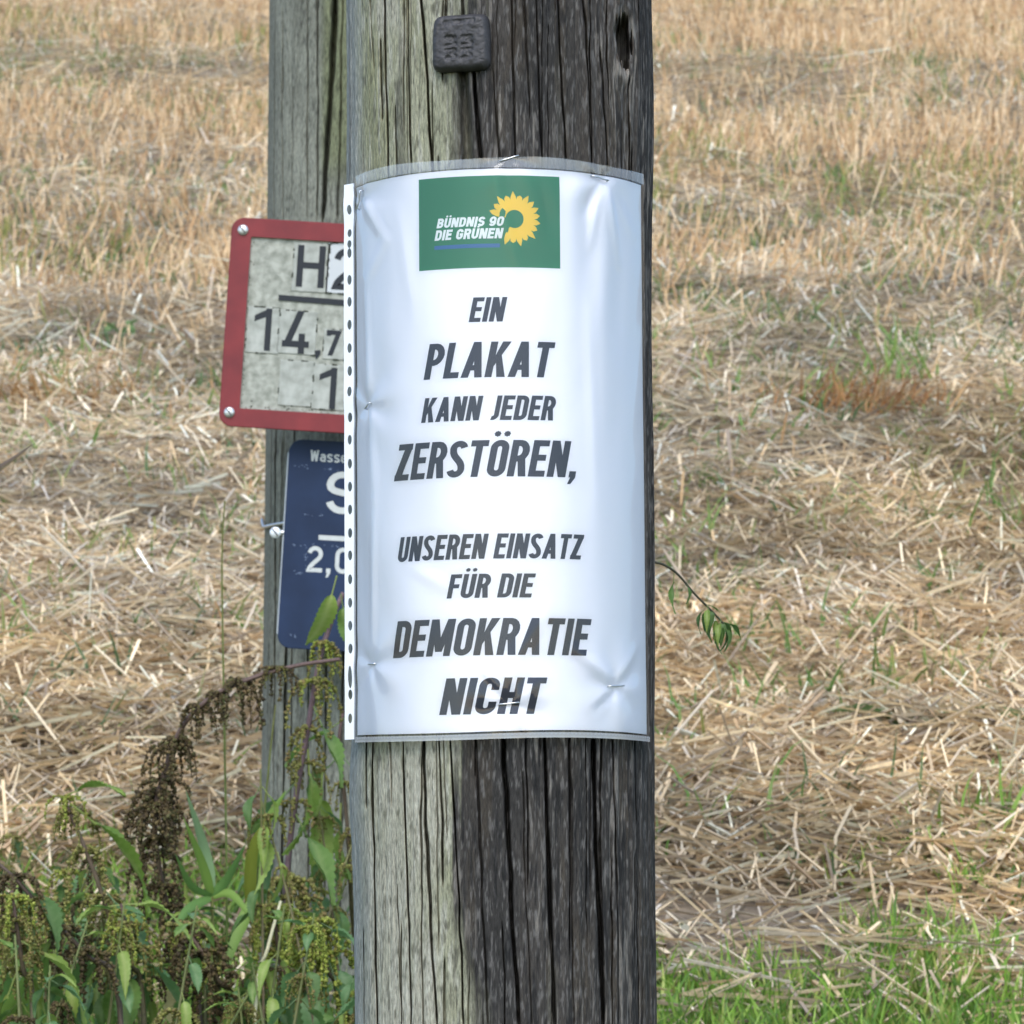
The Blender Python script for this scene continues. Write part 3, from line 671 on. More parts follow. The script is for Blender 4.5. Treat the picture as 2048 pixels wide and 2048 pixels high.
    sleeve = sheet('plastic_sleeve', uL-0.001, uR+0.0016, lo2, hi2, 230, 260, 0.0010, True, root, fl)
    ms = film_mat('welded_film', 0.30, 0.12)
    sheet('weld_seam', uL, uR+0.0012, lambda u: lo(u)-0.0040, lambda u: lo(u)-0.0012, 120, 3, 0.0014, False, sleeve, ms)
    F = Flat()
    u = uL+0.001
    while u < uR:
        y = lo(u)-0.0024; F.quad(((u, y), (u, y+.0007), (u+.0011, y+.0007), (u+.0011, y)), 1, 1); u += 0.0023
    F.build('weld_stitch', mapf, sleeve, flat_mat('weld_mark', (.25, .27, .29), 0.4), 0.0018)
    sheet('top_band', uL+0.004, uR+0.001, lambda u: hi(u)+0.0004, lambda u: hi2(u)-0.0004, 110, 4, 0.0013, False, sleeve, film_mat('hazy_film', 0.14, 0.1))
    # white binding strip with punched holes, standing off the edge of the post
    ys = [415, 462, 484, 502, 556, 600, 646, 693, 739, 780, 832, 877, 925, 971, 1017, 1064, 1109, 1157, 1204, 1250, 1296, 1353, 1388, 1436]
    e0, e1 = uL-0.0010, uL-0.0094; uc = (e0+e1)/2
    vt_, vb_ = U(720, 372)[1]+0.0026, U(720, 1478)[1]
    cen = [U(718, y)[1] for y in ys]; hh = [0.0027]*len(ys); hh[-3] = 0.0062; hh[2] = hh[1] = 0.0022
    bounds = [vt_] + [(cen[i]-hh[i]+cen[i+1]+hh[i+1])/2 for i in range(len(ys)-1)] + [vb_]
    V, Fc = [], []
    N = 24
    for i, c in enumerate(cen):
        t_, b_ = bounds[i], bounds[i+1]; o = len(V)
        for k in range(N):
            an = 2*math.pi*k/N; ca, sa = math.cos(an), math.sin(an)
            V.append(surf(uc+0.0017*ca, c+hh[i]*sa, 0.0006)[0])
            q = max(abs(ca), abs(sa)); X, Y = ca/q, sa/q
            V.append(surf(uc+(e0-uc)*X, c+((t_-c) if Y > 0 else (c-b_))*Y, 0.0006)[0])
        for k in range(N):
            j = (k+1) % N; Fc.append((o+2*k, o+2*k+1, o+2*j+1, o+2*j))
    stp = link('binding_strip', mesh_np('binding_strip', np.array([tuple(p) for p in V]), np.array(Fc), None, False), sleeve, flat_mat('white_plastic_strip', (.78, .79, .82), 0.4, 0.4))
    sd = stp.modifiers.new('thick', 'SOLIDIFY'); sd.thickness = 0.0003
    F = Flat(); F.quad(((uL-.0014, vb_), (uL-.0014, vt_-.002), (uL-.0006, vt_-.002), (uL-.0006, vb_)), 2, 120)
    F.build('weld_line', mapf, sleeve, flat_mat('weld_grey', (.28, .29, .31), 0.5), 0.0011)
    # staples
    mst = flat_mat('staple_steel', (.62, .63, .65), 0.3, 0.5, 0.9)
    for i, (su, sv) in enumerate(STP):
        ang = (0.1, 0.06, 0.0, 0.3, -0.15, 1.2, 0.5)[i]; ln = 0.0055 if i not in (2, 6) else 0.003
        pts = [surf(su+ln*k*math.cos(ang), sv+ln*k*math.sin(ang), 0.0018-0.0022*(abs(k) > .95), True)[0] for k in (-1, -.9, -.4, 0, .4, .9, 1)]
        V, Fc = tube(pts, 0.00045, 6); link('staple', mesh_np('staple', V, Fc, None, True), root, mst)
def tube(pts, rad, sides=6, rads=None):
    pts = [Vector(p) for p in pts]; V, F = [], []; n = len(pts); ref = None
    for i, p in enumerate(pts):
        d = (pts[min(i+1, n-1)]-pts[max(i-1, 0)]).normalized()
        if ref is None: ref = d.orthogonal().normalized()
        ref = (ref-d*ref.dot(d)).normalized(); b = d.cross(ref); r = rads[i] if rads is not None else rad
        for k in range(sides):
            a = 2*math.pi*k/sides; V.append(tuple(p+ref*(r*math.cos(a))+b*(r*math.sin(a))))
    for i in range(n-1):
        for k in range(sides):
            j = (k+1) % sides; F.append((i*sides+k, i*sides+j, (i+1)*sides+j, (i+1)*sides+k))
    return np.array(V), np.array(F)
build_poster()

# ------------------------------------------------------------------ the two signs
def plate_mesh(name, w, h, rad, th, inner=None, seg=8):
    """rounded plate in the XZ plane facing -Y, optionally a frame round an inner opening"""
    import bmesh
    def rr(w, h, r):
        pts = []
        for cx, cz, a in ((w/2-r, h/2-r, 0), (-w/2+r, h/2-r, 90), (-w/2+r, -h/2+r, 180), (w/2-r, -h/2+r, 270)):
            for i in range(seg+1): pts.append((cx+r*math.cos(R(a+90*i/seg)), cz+r*math.sin(R(a+90*i/seg))))
        return pts
    bm = bmesh.new(); out = rr(w, h, rad); n = len(out)
    bev = min(th*.35, .0006); o2 = rr(w-2*bev, h-2*bev, max(rad-bev, 1e-4))
    ring = lambda pts, y: [bm.verts.new((x, y, z)) for x, z in pts]
    def bridge(a, b):
        for i in range(n): bm.faces.new((a[i], a[(i+1) % n], b[(i+1) % n], b[i]))
    rb = ring(out, th); rf = ring(out, bev); rf2 = ring(o2, 0); bridge(rb, rf); bridge(rf, rf2)
    if inner:
        inn = rr(inner[0], inner[1], inner[2]); i0 = ring(inn, 0); i1 = ring(inn, th); bridge(rf2, i0); bridge(i0, i1); bridge(i1, rb)
    else: bm.faces.new(rf2); bm.faces.new(rb)
    bmesh.ops.recalc_face_normals(bm, faces=bm.faces)
    me = bpy.data.meshes.new(name); bm.to_mesh(me); bm.free(); return me
def sign_frame(px, py, d, roll):
    c = P(px, py, d); X = Vector((math.cos(roll), 0, -math.sin(roll))); Z = Vector((math.sin(roll), 0, math.cos(roll)))
    return c, Matrix.Rotation(roll, 4, 'Y')
def screw(parent, x, z, y, r, mat):
    import bmesh
    bm = bmesh.new()
    bmesh.ops.create_uvsphere(bm, u_segments=16, v_segments=8, radius=r)
    bmesh.ops.scale(bm, vec=(1, .42, 1), verts=bm.verts)
    me = bpy.data.meshes.new('screw_head'); bm.to_mesh(me); bm.free()
    for p in me.polygons: p.use_smooth = True
    o = link('screw_head', me, parent, mat); o.location = (x, y, z)
    F = Flat(); F.quad(((-r*.8, -r*.13), (-r*.8, r*.13), (r*.8, r*.13), (r*.8, -r*.13)), 3, 1)
    s = F.build('screw_slot', lambda a, b, k: A3((a*.64+b*.77, -r*.46-k, -a*.77+b*.64)), o, M['slot'], 0.0001)
M['slot'] = flat_mat('slot_dark', (.08, .08, .08), 0.6)
M['steel'] = flat_mat('zinc_steel', (.62, .62, .60), 0.38, 0.5, 0.75)
def build_red_sign():
    SD = 3.93; roll = R(3.55); mm = KPX*SD
    W, H = 0.250, 0.200
    corner = P(450.5, 642, SD)                                   # middle of the left edge
    X = Vector((math.cos(roll), 0, -math.sin(roll)))
    root = empty('hydrant_sign', corner + X*(W/2), 'red framed hydrant sign with black figures on dirty white tiles', 'sign')
    root.rotation_euler = (-TH*0.0, roll, 0)
    c = root.location; Zd = Vector((math.sin(roll), 0, math.cos(roll)))
    def loc(px, py):                                             # photo pixel -> sign plane
        v = P(px, py, SD)-c; return v.dot(X), v.dot(Zd)
    ox, oy = 400, 400; q = .2484
    L = lambda x, y: loc(ox+q*x, oy+q*y)
    red = flat_mat('red_enamel', srgb(128, 44, 46), 0.5, 0.35, noise=0.22, nscale=35, dark=srgb(108, 36, 40), bump=0.15)
    grey = flat_mat('dirty_white_plastic', srgb(172, 172, 160), 0.6, 0.3, noise=.3, nscale=130, dark=srgb(126, 128, 116))
    tile = flat_mat('tile_plastic', srgb(174, 175, 166), 0.55, 0.35, noise=.2, nscale=90, dark=srgb(138, 140, 130))
    new = flat_mat('clean_tile_plastic', srgb(188, 190, 190), 0.5, 0.35)
    blk = flat_mat('black_figures', srgb(28, 32, 38), 0.5, 0.35)
    grime = flat_mat('black_grime', srgb(70, 72, 62), 0.9, 0.1, noise=.3, nscale=300)
    fr = link('red_frame', plate_mesh('red_frame', W, H, 0.0125, 0.0022, (W-2*.0192, H-2*.0178, .0015)), root, red)
    bk = link('back_plate', plate_mesh('back_plate', W-.002, H-.002, 0.0115, 0.0016), root, flat_mat('aluminium', (.6, .6, .6), .4, .5, .6)); bk.location.y = 0.0046
    pn = link('insert_panel', plate_mesh('insert_panel', W-.026, H-.026, .001, .0012), root, grey); pn.location.y = 0.0030
    def tl(x0, y0, x1, y1, mat, rot=0.0):
        a = L(x0, y0); b = L(x1, y1); w = abs(b[0]-a[0]); h = abs(a[1]-b[1])
        o = link('figure_tile', plate_mesh('figure_tile', w, h, .0008, .0009, seg=2), root, mat); o.location = ((a[0]+b[0])/2, 0.00205, (a[1]+b[1])/2); o.rotation_euler = (0, rot, 0)
        # grime that has crept along the rim of the tile, uneven
        F = Flat()
        for k in range(13):
            s = rng.uniform(0, 1); ed = rng.integers(0, 4); ln = rng.uniform(.001, .006); wd = rng.uniform(.0003, .0010)
            if ed < 2: cx = -w/2 if ed == 0 else w/2; cz = -h/2+h*s; F.quad(((cx-wd, cz), (cx-wd*.6, cz+ln), (cx+wd*.7, cz+ln), (cx+wd, cz)), 1, 1)
            else: cz = -h/2 if ed == 2 else h/2; cx = -w/2+w*s; F.quad(((cx, cz-wd), (cx, cz+wd), (cx+ln, cz+wd*.6), (cx+ln, cz-wd*.8)), 1, 1)
        F.build('grime', lambda a, b, k: A3((a, -0.00004-k, b)), o, grime, 0.0)['kind'] = 'stuff'
        return o
    tl(758, 330, 1022, 745, tile); tl(1030, 335, 1300, 760, new); tl(640, 880, 925, 1250, tile, .01); tl(385, 850, 625, 1240, tile)
    tl(1000, 1035, 1155, 1290, tile); tl(915, 1318, 1165, 1700, tile, .0); tl(648, 1285, 900, 1670, tile)
    y0 = 0.00195
    def ltr(ch, x0, x1, yt, yb, t, w=None):
        F = Flat(); a = L(x0, yb); b = L(x1, yb); tp = L((x0+x1)/2, yt); h = tp[1]-L((x0+x1)/2, yb)[1]
        xa, xb = min(a[0], b[0]), max(a[0], b[0]); bz = L((x0+x1)/2, yb)[1]; xm = L((x0+x1)/2, (yt+yb)/2)[0]
        wd = mm*q*(x1-x0); F.text(ch, xm-wd/2, bz, h, w=w or .6, t=t, x1=xm+wd/2)
        F.build('figure', lambda a, b, k: A3((a, y0-k, b)), root, blk, 0.00012, 3e-6)
    ltr('H', 778, 1003, 358, 700, .15, .66); ltr('2', 1072, 1290, 380, 722, .15, .62)
    ltr('1', 433, 572, 868, 1212, .15, .55); ltr('4', 665, 882, 888, 1236, .15, .56); ltr('7', 1015, 1138, 1048, 1255, .18, .6); ltr('1', 958, 1098, 1348, 1685, .15, .55)
    F = Flat(); a = L(905, 1205)
    F.quad([L(922, 1212), L(970, 1208), L(968, 1240), L(935, 1285), ][0:4], 2, 2); F.build('figure', lambda a, b, k: A3((a, y0-k, b)), root, blk, 0.00012)
    F = Flat(); F.quad((L(633, 758), L(630, 803), L(1300, 858), L(1303, 812)), 6, 1); F.build('figure_bar', lambda a, b, k: A3((a, y0-k, b)), root, blk, 0.00012)
    for x, y in ((343, 235), (240, 1715)):
        a = L(x, y); screw(root, a[0], a[1], -0.0006, .0052, M['steel'])
    for x, z in ((W/2-.0105, H/2-.0105), (W/2-.0105, -H/2+.0105)): screw(root, x, z, -0.0006, .0052, M['steel'])
    # grime along the lower edge of the opening
    F = Flat()
    for k in range(70):
        x = rng.uniform(-W/2+.021, W/2-.03); z = -H/2+.0185+rng.exponential(.0018); s = rng.uniform(.0004, .0013); F.quad(((x, z), (x, z+s), (x+s*1.6, z+s*.8), (x+s*1.4, z-s*.2)), 1, 1)
    for k in range(50):
        z = rng.uniform(-H/2+.02, H/2-.02); x = -W/2+.0195+rng.exponential(.0009); s = rng.uniform(.0003, .0010); F.quad(((x, z), (x, z+s*2), (x+s*.8, z+s*1.6), (x+s, z)), 1, 1)
    for k in range(160):
        x = rng.uniform(-W/2+.021, 0.02); z = rng.uniform(-H/2+.02, H/2-.02); s = rng.uniform(.0002, .0006); F.quad(((x, z), (x, z+s*1.5), (x+s*.8, z+s*1.2), (x+s, z)), 1, 1)
    F.build('grime', lambda a, b, k: A3((a, 0.00292-k*.1, b)), root, grime, 0.0, 2e-6)['kind'] = 'stuff'
    br = link('mounting_rail', plate_mesh('mounting_rail', .05, .16, .002, .02), root, M['steel']); br.location = (0.02, .0064, 0)
def build_blue_sign():
    SD = 3.945; roll = R(3.3); W, H = 0.140, 0.200
    edge = P(566.5, 1086, SD); X = Vector((math.cos(roll), 0, -math.sin(roll))); Zd = Vector((math.sin(roll), 0, math.cos(roll)))
    root = empty('water_sign', edge + X*(W/2), 'dark blue water valve sign with white lettering below the red sign', 'sign'); root.rotation_euler = (0, roll, 0)
    c = root.location
    def L(x, y): v = P(500+.2589*x, 840+.2589*y, SD)-c; return v.dot(X), v.dot(Zd)
    blue = flat_mat('blue_enamel', srgb(34, 50, 78), 0.6, 0.25, noise=.2, nscale=25, dark=srgb(26, 40, 64))
    wht = flat_mat('white_figures', srgb(194, 196, 192), 0.5, 0.35, noise=.12, nscale=120); pale = flat_mat('lit_rim', srgb(190, 196, 200), .5)
    link('plate', plate_mesh('plate', W, H, .0125, .0018), root, blue)
    b = link('rim', plate_mesh('rim', W+.0022, H-.025, .0015, .004), root, pale); b.location.y = .0022  # pale colour stands in for light caught on the plate's edge
    y0 = -0.00002
    mp = lambda a, b, k: A3((a, y0-k, b))
    mm = KPX*SD*.2589
    def ltr(s, x0, x1, yt, yb, t, w, gap=.12):
        F = Flat(); xm, zb = L((x0+x1)/2, yb); _, zt = L((x0+x1)/2, yt); wd = mm*(x1-x0); F.text(s, xm-wd/2, zb, zt-zb, w=w, t=t, x1=xm+wd/2, gap=gap); F.build('lettering', mp, root, wht, .0001, 3e-6)
    ltr('Wasser', 462, 786, 235, 322, .15, .50, .1); ltr('S', 578, 830, 395, 725, .15, .66); ltr('2,0', 436, 772, 980, 1182, .16, .60, .14)
    F = Flat(); F.quad((L(530, 888), L(530, 925), L(960, 950), L(960, 910)), 4, 1); F.build('lettering_bar', mp, root, wht, .0001)
    F = Flat()                                                    # scuffs along the old tile edges
    for x0, x1, y in ((330, 480, 355), (545, 700, 375), (350, 620, 728), (280, 440, 965), (470, 700, 965), (330, 410, 1185), (310, 350, 1668)):
        for k in range(7):
            x = rng.uniform(x0, x1); a = L(x, y+rng.normal(0, 6)+(x-x0)*.05); s = rng.uniform(.0004, .0018); F.quad(((a[0], a[1]), (a[0], a[1]+.0006), (a[0]+s, a[1]+.0004), (a[0]+s, a[1]-.0001)), 1, 1)
    for k in range(14):
        a = L(428+rng.normal(0, 4), rng.uniform(960, 1190)); F.quad(((a[0], a[1]), (a[0], a[1]+.001), (a[0]+.0004, a[1]+.001), (a[0]+.0004, a[1])), 1, 1)
    F.build('scuff', mp, root, flat_mat('scuff_grey', srgb(120, 134, 158), .7), .00008)['kind'] = 'stuff'
    br = link('mounting_rail', plate_mesh('mounting_rail', .05, .12, .002, .012), root, M['steel']); br.location = (0.0, .0066, 0)
    # steel band round the back post, with its bolt beside the plate
    bz = (1024-1064)*KPX*SD
    pts = []
    for i in range(49):
        a = -math.pi*i/48*2; zz = bz+0.004*math.cos(a)+0.011*sstep(1.25, 1.5, abs(-a if -a < math.pi else a+2*math.pi))
        p = BO + bx*((BR+.0035)*math.sin(a)) - by*((BR+.0035)*math.cos(a)) + BA*float(zz)
        pts.append(root.matrix_world.inverted() @ p if False else p)
    inv = (Matrix.Translation(root.location) @ Matrix.Rotation(roll, 4, 'Y')).inverted()
    V, F_ = tube([inv @ p for p in pts], .0016, 6); link('fixing_band', mesh_np('fixing_band', V, F_, None, True), root, M['steel'])
    a = L(195, 868); screw(root, a[0], a[1], .002, .0055, flat_mat('bright_bolt', (.8, .82, .84), .35, .5, .3))
    V, F_ = tube([(a[0]-.001, .004, a[1]), (a[0]+.018, .004, a[1]+.001)], .0026, 8); link('bolt_shank', mesh_np('bolt_shank', V, F_, None, True), root, M['steel'])
build_red_sign(); build_blue_sign()

# ------------------------------------------------------------------ plants
def leaf_mesh(name, col, col2, seed, width=.46, teeth=11, droop=.35, fold=.30):
    """serrated ovate leaf, length 1 along +Y, with its stalk"""
    r = random.Random(seed); n = teeth*2; V, C, F = [], [], []
    for i in range(n+1):
        t = i/n; hw = width*0.5*(math.sin(math.pi*min(1, t**0.72*0.985+0.01))**0.85)*(1.0 if i % 2 == 0 else 0.84)
        yb = t + (0.025 if i % 2 == 0 else 0)
        for k, s in enumerate((-1, -.55, 0, .55, 1)):
            x = s*hw; z = abs(s)*hw*fold - droop*t*t + 0.03*math.sin(t*9+s*2+seed) - 0.02*(k in (1, 3))
            V.append((x, (t if abs(s) < .6 else yb)*(1-0.18*droop*t), z))
            v = 0.15*r.random()+ (0.75 if s == 0 else 0) + (0.25 if i % 4 == 0 and abs(s) > .3 and abs(s) < .9 else 0)
            C.append([a*(1-v)+b*v for a, b in zip(col, col2)])
    for i in range(n):
        for k in range(4): q = i*5+k; F.append((q, q+1, q+6, q+5))
    o = len(V); tv, tf = tube([(0, -.30, .05), (0, -.15, .03), (0, .02, .0)], .014, 4)
    V += [tuple(p) for p in tv]; C += [col2]*len(tv); F += [tuple(x+o for x in f) for f in tf]
    return mesh_np(name, V, F, C, True)
def seed_mesh(name, seed, cols, strands=8, ln=(.028, .052), r=(.0007, .0021), dens=30):
    """a whorl of hanging strings of tiny nutlets round a node"""
    q = np.random.default_rng(seed); V, F, C = [], [], []
    octa = np.array([(1,0,0), (-1,0,0), (0,1,0), (0,-1,0), (0,0,1), (0,0,-1)], float)
    of = [(0,2,4), (2,1,4), (1,3,4), (3,0,4), (2,0,5), (1,2,5), (3,1,5), (0,3,5)]
    for s in range(strands):
        a = 2*math.pi*s/strands + q.normal(0, .3); L = q.uniform(*ln); out = q.uniform(.010, .030)
        pts = []
        for i in range(7):
            t = i/6; rr = out*(1-(1-t)**2); pts.append(np.array((rr*math.cos(a), rr*math.sin(a), 0.008*math.sin(t*3)-L*t**1.5)))
        tv, tf = tube([tuple(p) for p in pts], .0006, 3); o = len(V)
        V += [tuple(p) for p in tv]; C += [cols[0]]*len(tv)
        for f in tf: F.append((f[0]+o, f[1]+o, f[2]+o)); F.append((f[0]+o, f[2]+o, f[3]+o))
        for k in range(int(dens*L/.04)):
            t = q.uniform(.12, 1); i = min(5, int(t*6)); p = pts[i]*(1-(t*6-i))+pts[i+1]*(t*6-i) + q.normal(0, .0012, 3)
            sz = q.uniform(*r)*np.array((1, 1, 1.35)); c = np.array(cols[q.integers(0, len(cols))])*q.uniform(.75, 1.2)
            rot = np.linalg.qr(q.normal(size=(3, 3)))[0]
            o = len(V); V += [tuple(p+(rot@(ov*sz))) for ov in octa]; C += [tuple(c)]*6; F += [tuple(x+o for x in f) for f in of]
    return mesh_np(name, V, F, C, True)
GL = [((srgb(104,136,62)), srgb(140,160,92)), (srgb(84,116,58), srgb(112,136,80)), (srgb(134,158,70), srgb(166,178,104)), (srgb(94,130,78), srgb(128,152,104))]
LEAF = [leaf_mesh('leaf', *GL[i % 4], i, droop=(.25, .6, .9, .4)[i % 4], width=(.40, .46, .34, .44)[i % 4], fold=(.3, .5, .25, .4)[i % 4]) for i in range(8)]
NARROW = [leaf_mesh('leaf', srgb(112,140,56), srgb(158,172,92), 20+i, width=.30, teeth=13, droop=.5+.3*i, fold=.5) for i in range(2)]
HANG = leaf_mesh('leaf', srgb(126,150,62), srgb(160,174,92), 41, width=.32, teeth=12, droop=.12, fold=.35)
DRY = leaf_mesh('leaf', srgb(206,192,134), srgb(222,210,160), 31, width=.6, droop=.8, fold=.7)
for m_ in LEAF+NARROW+[DRY, HANG]: m_.materials.append(M['leaf'])
SEEDC = {'brown': [srgb(88,74,50), srgb(104,90,58), srgb(74,62,44), srgb(96,92,58)], 'olive': [srgb(124,124,64), srgb(142,138,78), srgb(108,104,58), srgb(130,114,72)], 'green': [srgb(140,150,62), srgb(158,164,78), srgb(122,134,58), srgb(134,126,64)]}
SEED = {k: [seed_mesh('seed_cluster', 50+i+j*10, c, strands=(6, 8, 7, 5)[i], ln=(.018+.003*i, .034+.005*i), dens=(60 if k == 'brown' else 52)) for i in range(4)] for j, (k, c) in enumerate(SEEDC.items())}
for L_ in SEED.values():
    for m_ in L_: m_.materials.append(M['seed'])
def smooth_path(pts, n=6):
    P_ = [Vector(p) for p in pts]; P_ = [P_[0]*2-P_[1]] + P_ + [P_[-1]*2-P_[-2]]; out = []
    for i in range(1, len(P_)-2):
        for k in range(n):
            t = k/n; a, b, c, d = P_[i-1:i+3]
            out.append(0.5*((2*b)+(c-a)*t+(2*a-5*b+4*c-d)*t*t+(3*b-a-3*c+d)*t**3))
    out.append(P_[-2]); return out
def put(name, me, root, pos, fwd, up, s):
    f = Vector(fwd).normalized(); u = Vector(up); x = f.cross(u)
    if x.length < 1e-4: x = f.orthogonal()
    x.normalize(); u = x.cross(f)
    o = link(name, me, root); l = Vector(pos)-root.location
    o.matrix_local = Matrix(((x.x*s, f.x*s, u.x*s, l.x), (x.y*s, f.y*s, u.y*s, l.y), (x.z*s, f.z*s, u.z*s, l.z), (0,0,0,1)))
    return o
prng = random.Random(5)
def nettle(path, label, kind='olive', stem=(srgb(112,88,84), srgb(94,92,56)), nodes=(), leaves=(), r=(.0028, .0014), group=None, name='nettle', hang=()):
    """path: world points from base to tip; nodes: fractions with a seed whorl; leaves: (fraction, yaw deg, size m, droop deg)"""
    base = Vector(path[0]); root = empty(name, base, label, 'nettle' if name == 'nettle' else 'plant', group)
    sp = smooth_path(path); n = len(sp); rads = [r[0]+(r[1]-r[0])*i/(n-1) for i in range(n)]
    tv, tf = tube([p-base for p in sp], .002, 6, rads)
    t = np.repeat(np.linspace(0, 1, n), 6)[:, None]; C = np.array(stem[1])*(1-t)+np.array(stem[0])*t
    link('stem', mesh_np('stem', tv, tf, C, True), root, M['stem'])
    at = lambda q: sp[min(n-1, int(q*(n-1)))]
    for q in nodes:
        q, s, k = q if isinstance(q, tuple) else (q, 1.0, kind)
        a = prng.uniform(0, 6.28)
        put('seed_cluster', SEED[k][prng.randrange(4)], root, at(q)+Vector((0, 0, .002)), (math.cos(a), math.sin(a), 0), (0, 0, 1), s*prng.uniform(.85, 1.1))
    for (q, yaw, s, dr, *w) in leaves:
        me = w[0] if w else LEAF[prng.randrange(8)]
        y = R(yaw); d = R(dr); f = Vector((math.cos(y)*math.cos(d), -math.sin(y)*math.cos(d), -math.sin(d)))
        u = Vector((math.cos(y)*math.sin(d), -math.sin(y)*math.sin(d), math.cos(d)))
        put('leaf', me, root, at(q)+f*(s*.30), f, u, s)
    for (p, f, u, s, me) in hang: put('leaf', me, root, Vector(p)+Vector(f).normalized()*(s*.3), f, u, s)
    return root
def G(px, d):                      # ground point under a photo column (1932 scale)
    x = (px*1.06-1024)*KPX*d; y = d*math.cos(TH)-0.05
    return Vector((x, y, float(ground_z(x, y))))
def pth(base, pts): return [base] + [Q(*p) for p in pts]
# 1 the dried arching nettle
nettle(pth(G(400, 3.62), [(372, 1870, 3.60), (330, 1760, 3.59), (300, 1640, 3.58), (292, 1540, 3.57), (308, 1465, 3.57), (345, 1370, 3.56), (405, 1312, 3.55), (480, 1278, 3.55), (560, 1256, 3.56), (640, 1244, 3.58)]),
       'dried brown nettle whose arching stem reaches across the grey green post', 'brown', (srgb(112,90,84), srgb(92,76,62)),
       nodes=[(.19, 1.0, 'brown'), (.24, 1.05, 'brown'), (.28, 1.1, 'brown'), (.32, 1.1, 'brown'), (.36, 1.15, 'brown'), (.40, 1.1, 'brown'), (.46, 1.1, 'brown'), (.43, 1.05, 'brown'), (.49, 1.15, 'brown'), (.55, 1.1, 'brown'), (.58, .9, 'brown'), (.665, .85, 'brown'), (.70, .6, 'brown'), (.755, .95, 'brown'), (.855, .85, 'brown'), (.865, .5, 'olive')], r=(.0030, .0017))
# 2 purple stemmed nettle in front of the blue sign
nettle(pth(G(620, 3.78), [(600, 1900, 3.75), (556, 1790, 3.72), (540, 1690, 3.70), (546, 1600, 3.70), (562, 1480, 3.69), (580, 1380, 3.69), (602, 1250, 3.68), (626, 1170, 3.68), (648, 1118, 3.68)]),
       'tall purple stemmed nettle rising in front of the blue sign', 'olive', (srgb(128,104,108), srgb(110,90,96)),
       nodes=[(.52, .9, 'olive'), (.60, 1.0, 'olive'), (.68, .95, 'olive'), (.745, 1.0, 'olive'), (.755, .7, 'green'), (.82, .9, 'olive'), (.83, .8, 'green')],
       leaves=[ (.72, 25, .06, 55), (.63, 10, .072, 78, NARROW[0]), (.56, 200, .06, 40), (.5, 30, .07, 50)], r=(.0032, .0022),
       hang=[(Q(634, 1086, 3.66), (-.22, 0, -1), (.35, -1, .1), .056, LEAF[2]), (Q(645, 1120, 3.67), (.1, 0, -1), (-.5, -1, .1), .04, LEAF[0])])
# 3 nettle with the big hanging leaf beside the thick post
nettle(pth(G(690, 3.86), [(676, 1850, 3.82), (664, 1720, 3.80), (658, 1600, 3.78), (650, 1500, 3.78), (640, 1400, 3.77), (648, 1340, 3.77)]),
       'green nettle with one long hanging leaf beside the thick post', 'olive', nodes=[(.55, .6, 'olive'), (.7, .7, 'olive')],
       leaves=[(.66, 178, .082, 80, NARROW[1]), (.95, 15, .05, 35), (.93, 190, .05, 25), (.80, 10, .05, 40), (.80, 200, .045, 35), (.72, -10, .055, 55), (.55, 170, .05, 40), (.5, 20, .06, 50), (.42, 200, .06, 60), (.4, 0, .05, 50), (.3, 180, .06, 55)], hang=[(Q(604, 1450, 3.74), (.02, -.1, -1), (.55, -1, .1), .088, HANG)])
# 4, 5 yellow green tassels low by the posts
nettle(pth(G(560, 3.56), [(548, 1900, 3.54), (530, 1820, 3.53), (520, 1745, 3.53), (522, 1710, 3.53)]), 'nettle hung with yellow green tassels at the foot of the purple stemmed one', 'green',
       nodes=[(.58, 1.2, 'green'), (.75, 1.25, 'green'), (.92, 1.0, 'green'), (.97, .7, 'green')], leaves=[(.7, 20, .05, 50), (.6, 190, .055, 45), (.45, 60, .06, 50), (.4, 150, .06, 50)])
nettle(pth(G(660, 3.50), [(640, 1910, 3.49), (618, 1830, 3.48), (604, 1765, 3.48), (600, 1735, 3.48)]), 'nettle with yellow green tassels and pale round leaf against the thick post', 'green',
       nodes=[(.6, 1.2, 'green'), (.78, 1.25, 'green'), (.95, 1.0, 'green')], leaves=[(.95, 15, .042, 20, LEAF[3]), (.7, 200, .05, 60), (.55, 20, .06, 60, LEAF[3]), (.5, 120, .055, 55)])
nettle(pth(G(600, 3.66), [(580, 1880, 3.64), (560, 1780, 3.63), (548, 1690, 3.63), (540, 1650, 3.63)]), 'browning nettle with drooping olive tassels in front of the grey green post', 'olive',
       nodes=[(.6, 1.1, 'olive'), (.72, 1.2, 'olive'), (.84, 1.25, 'olive'), (.95, 1.1, 'olive')], leaves=[(.6, 0, .05, 60), (.5, 180, .06, 50)])
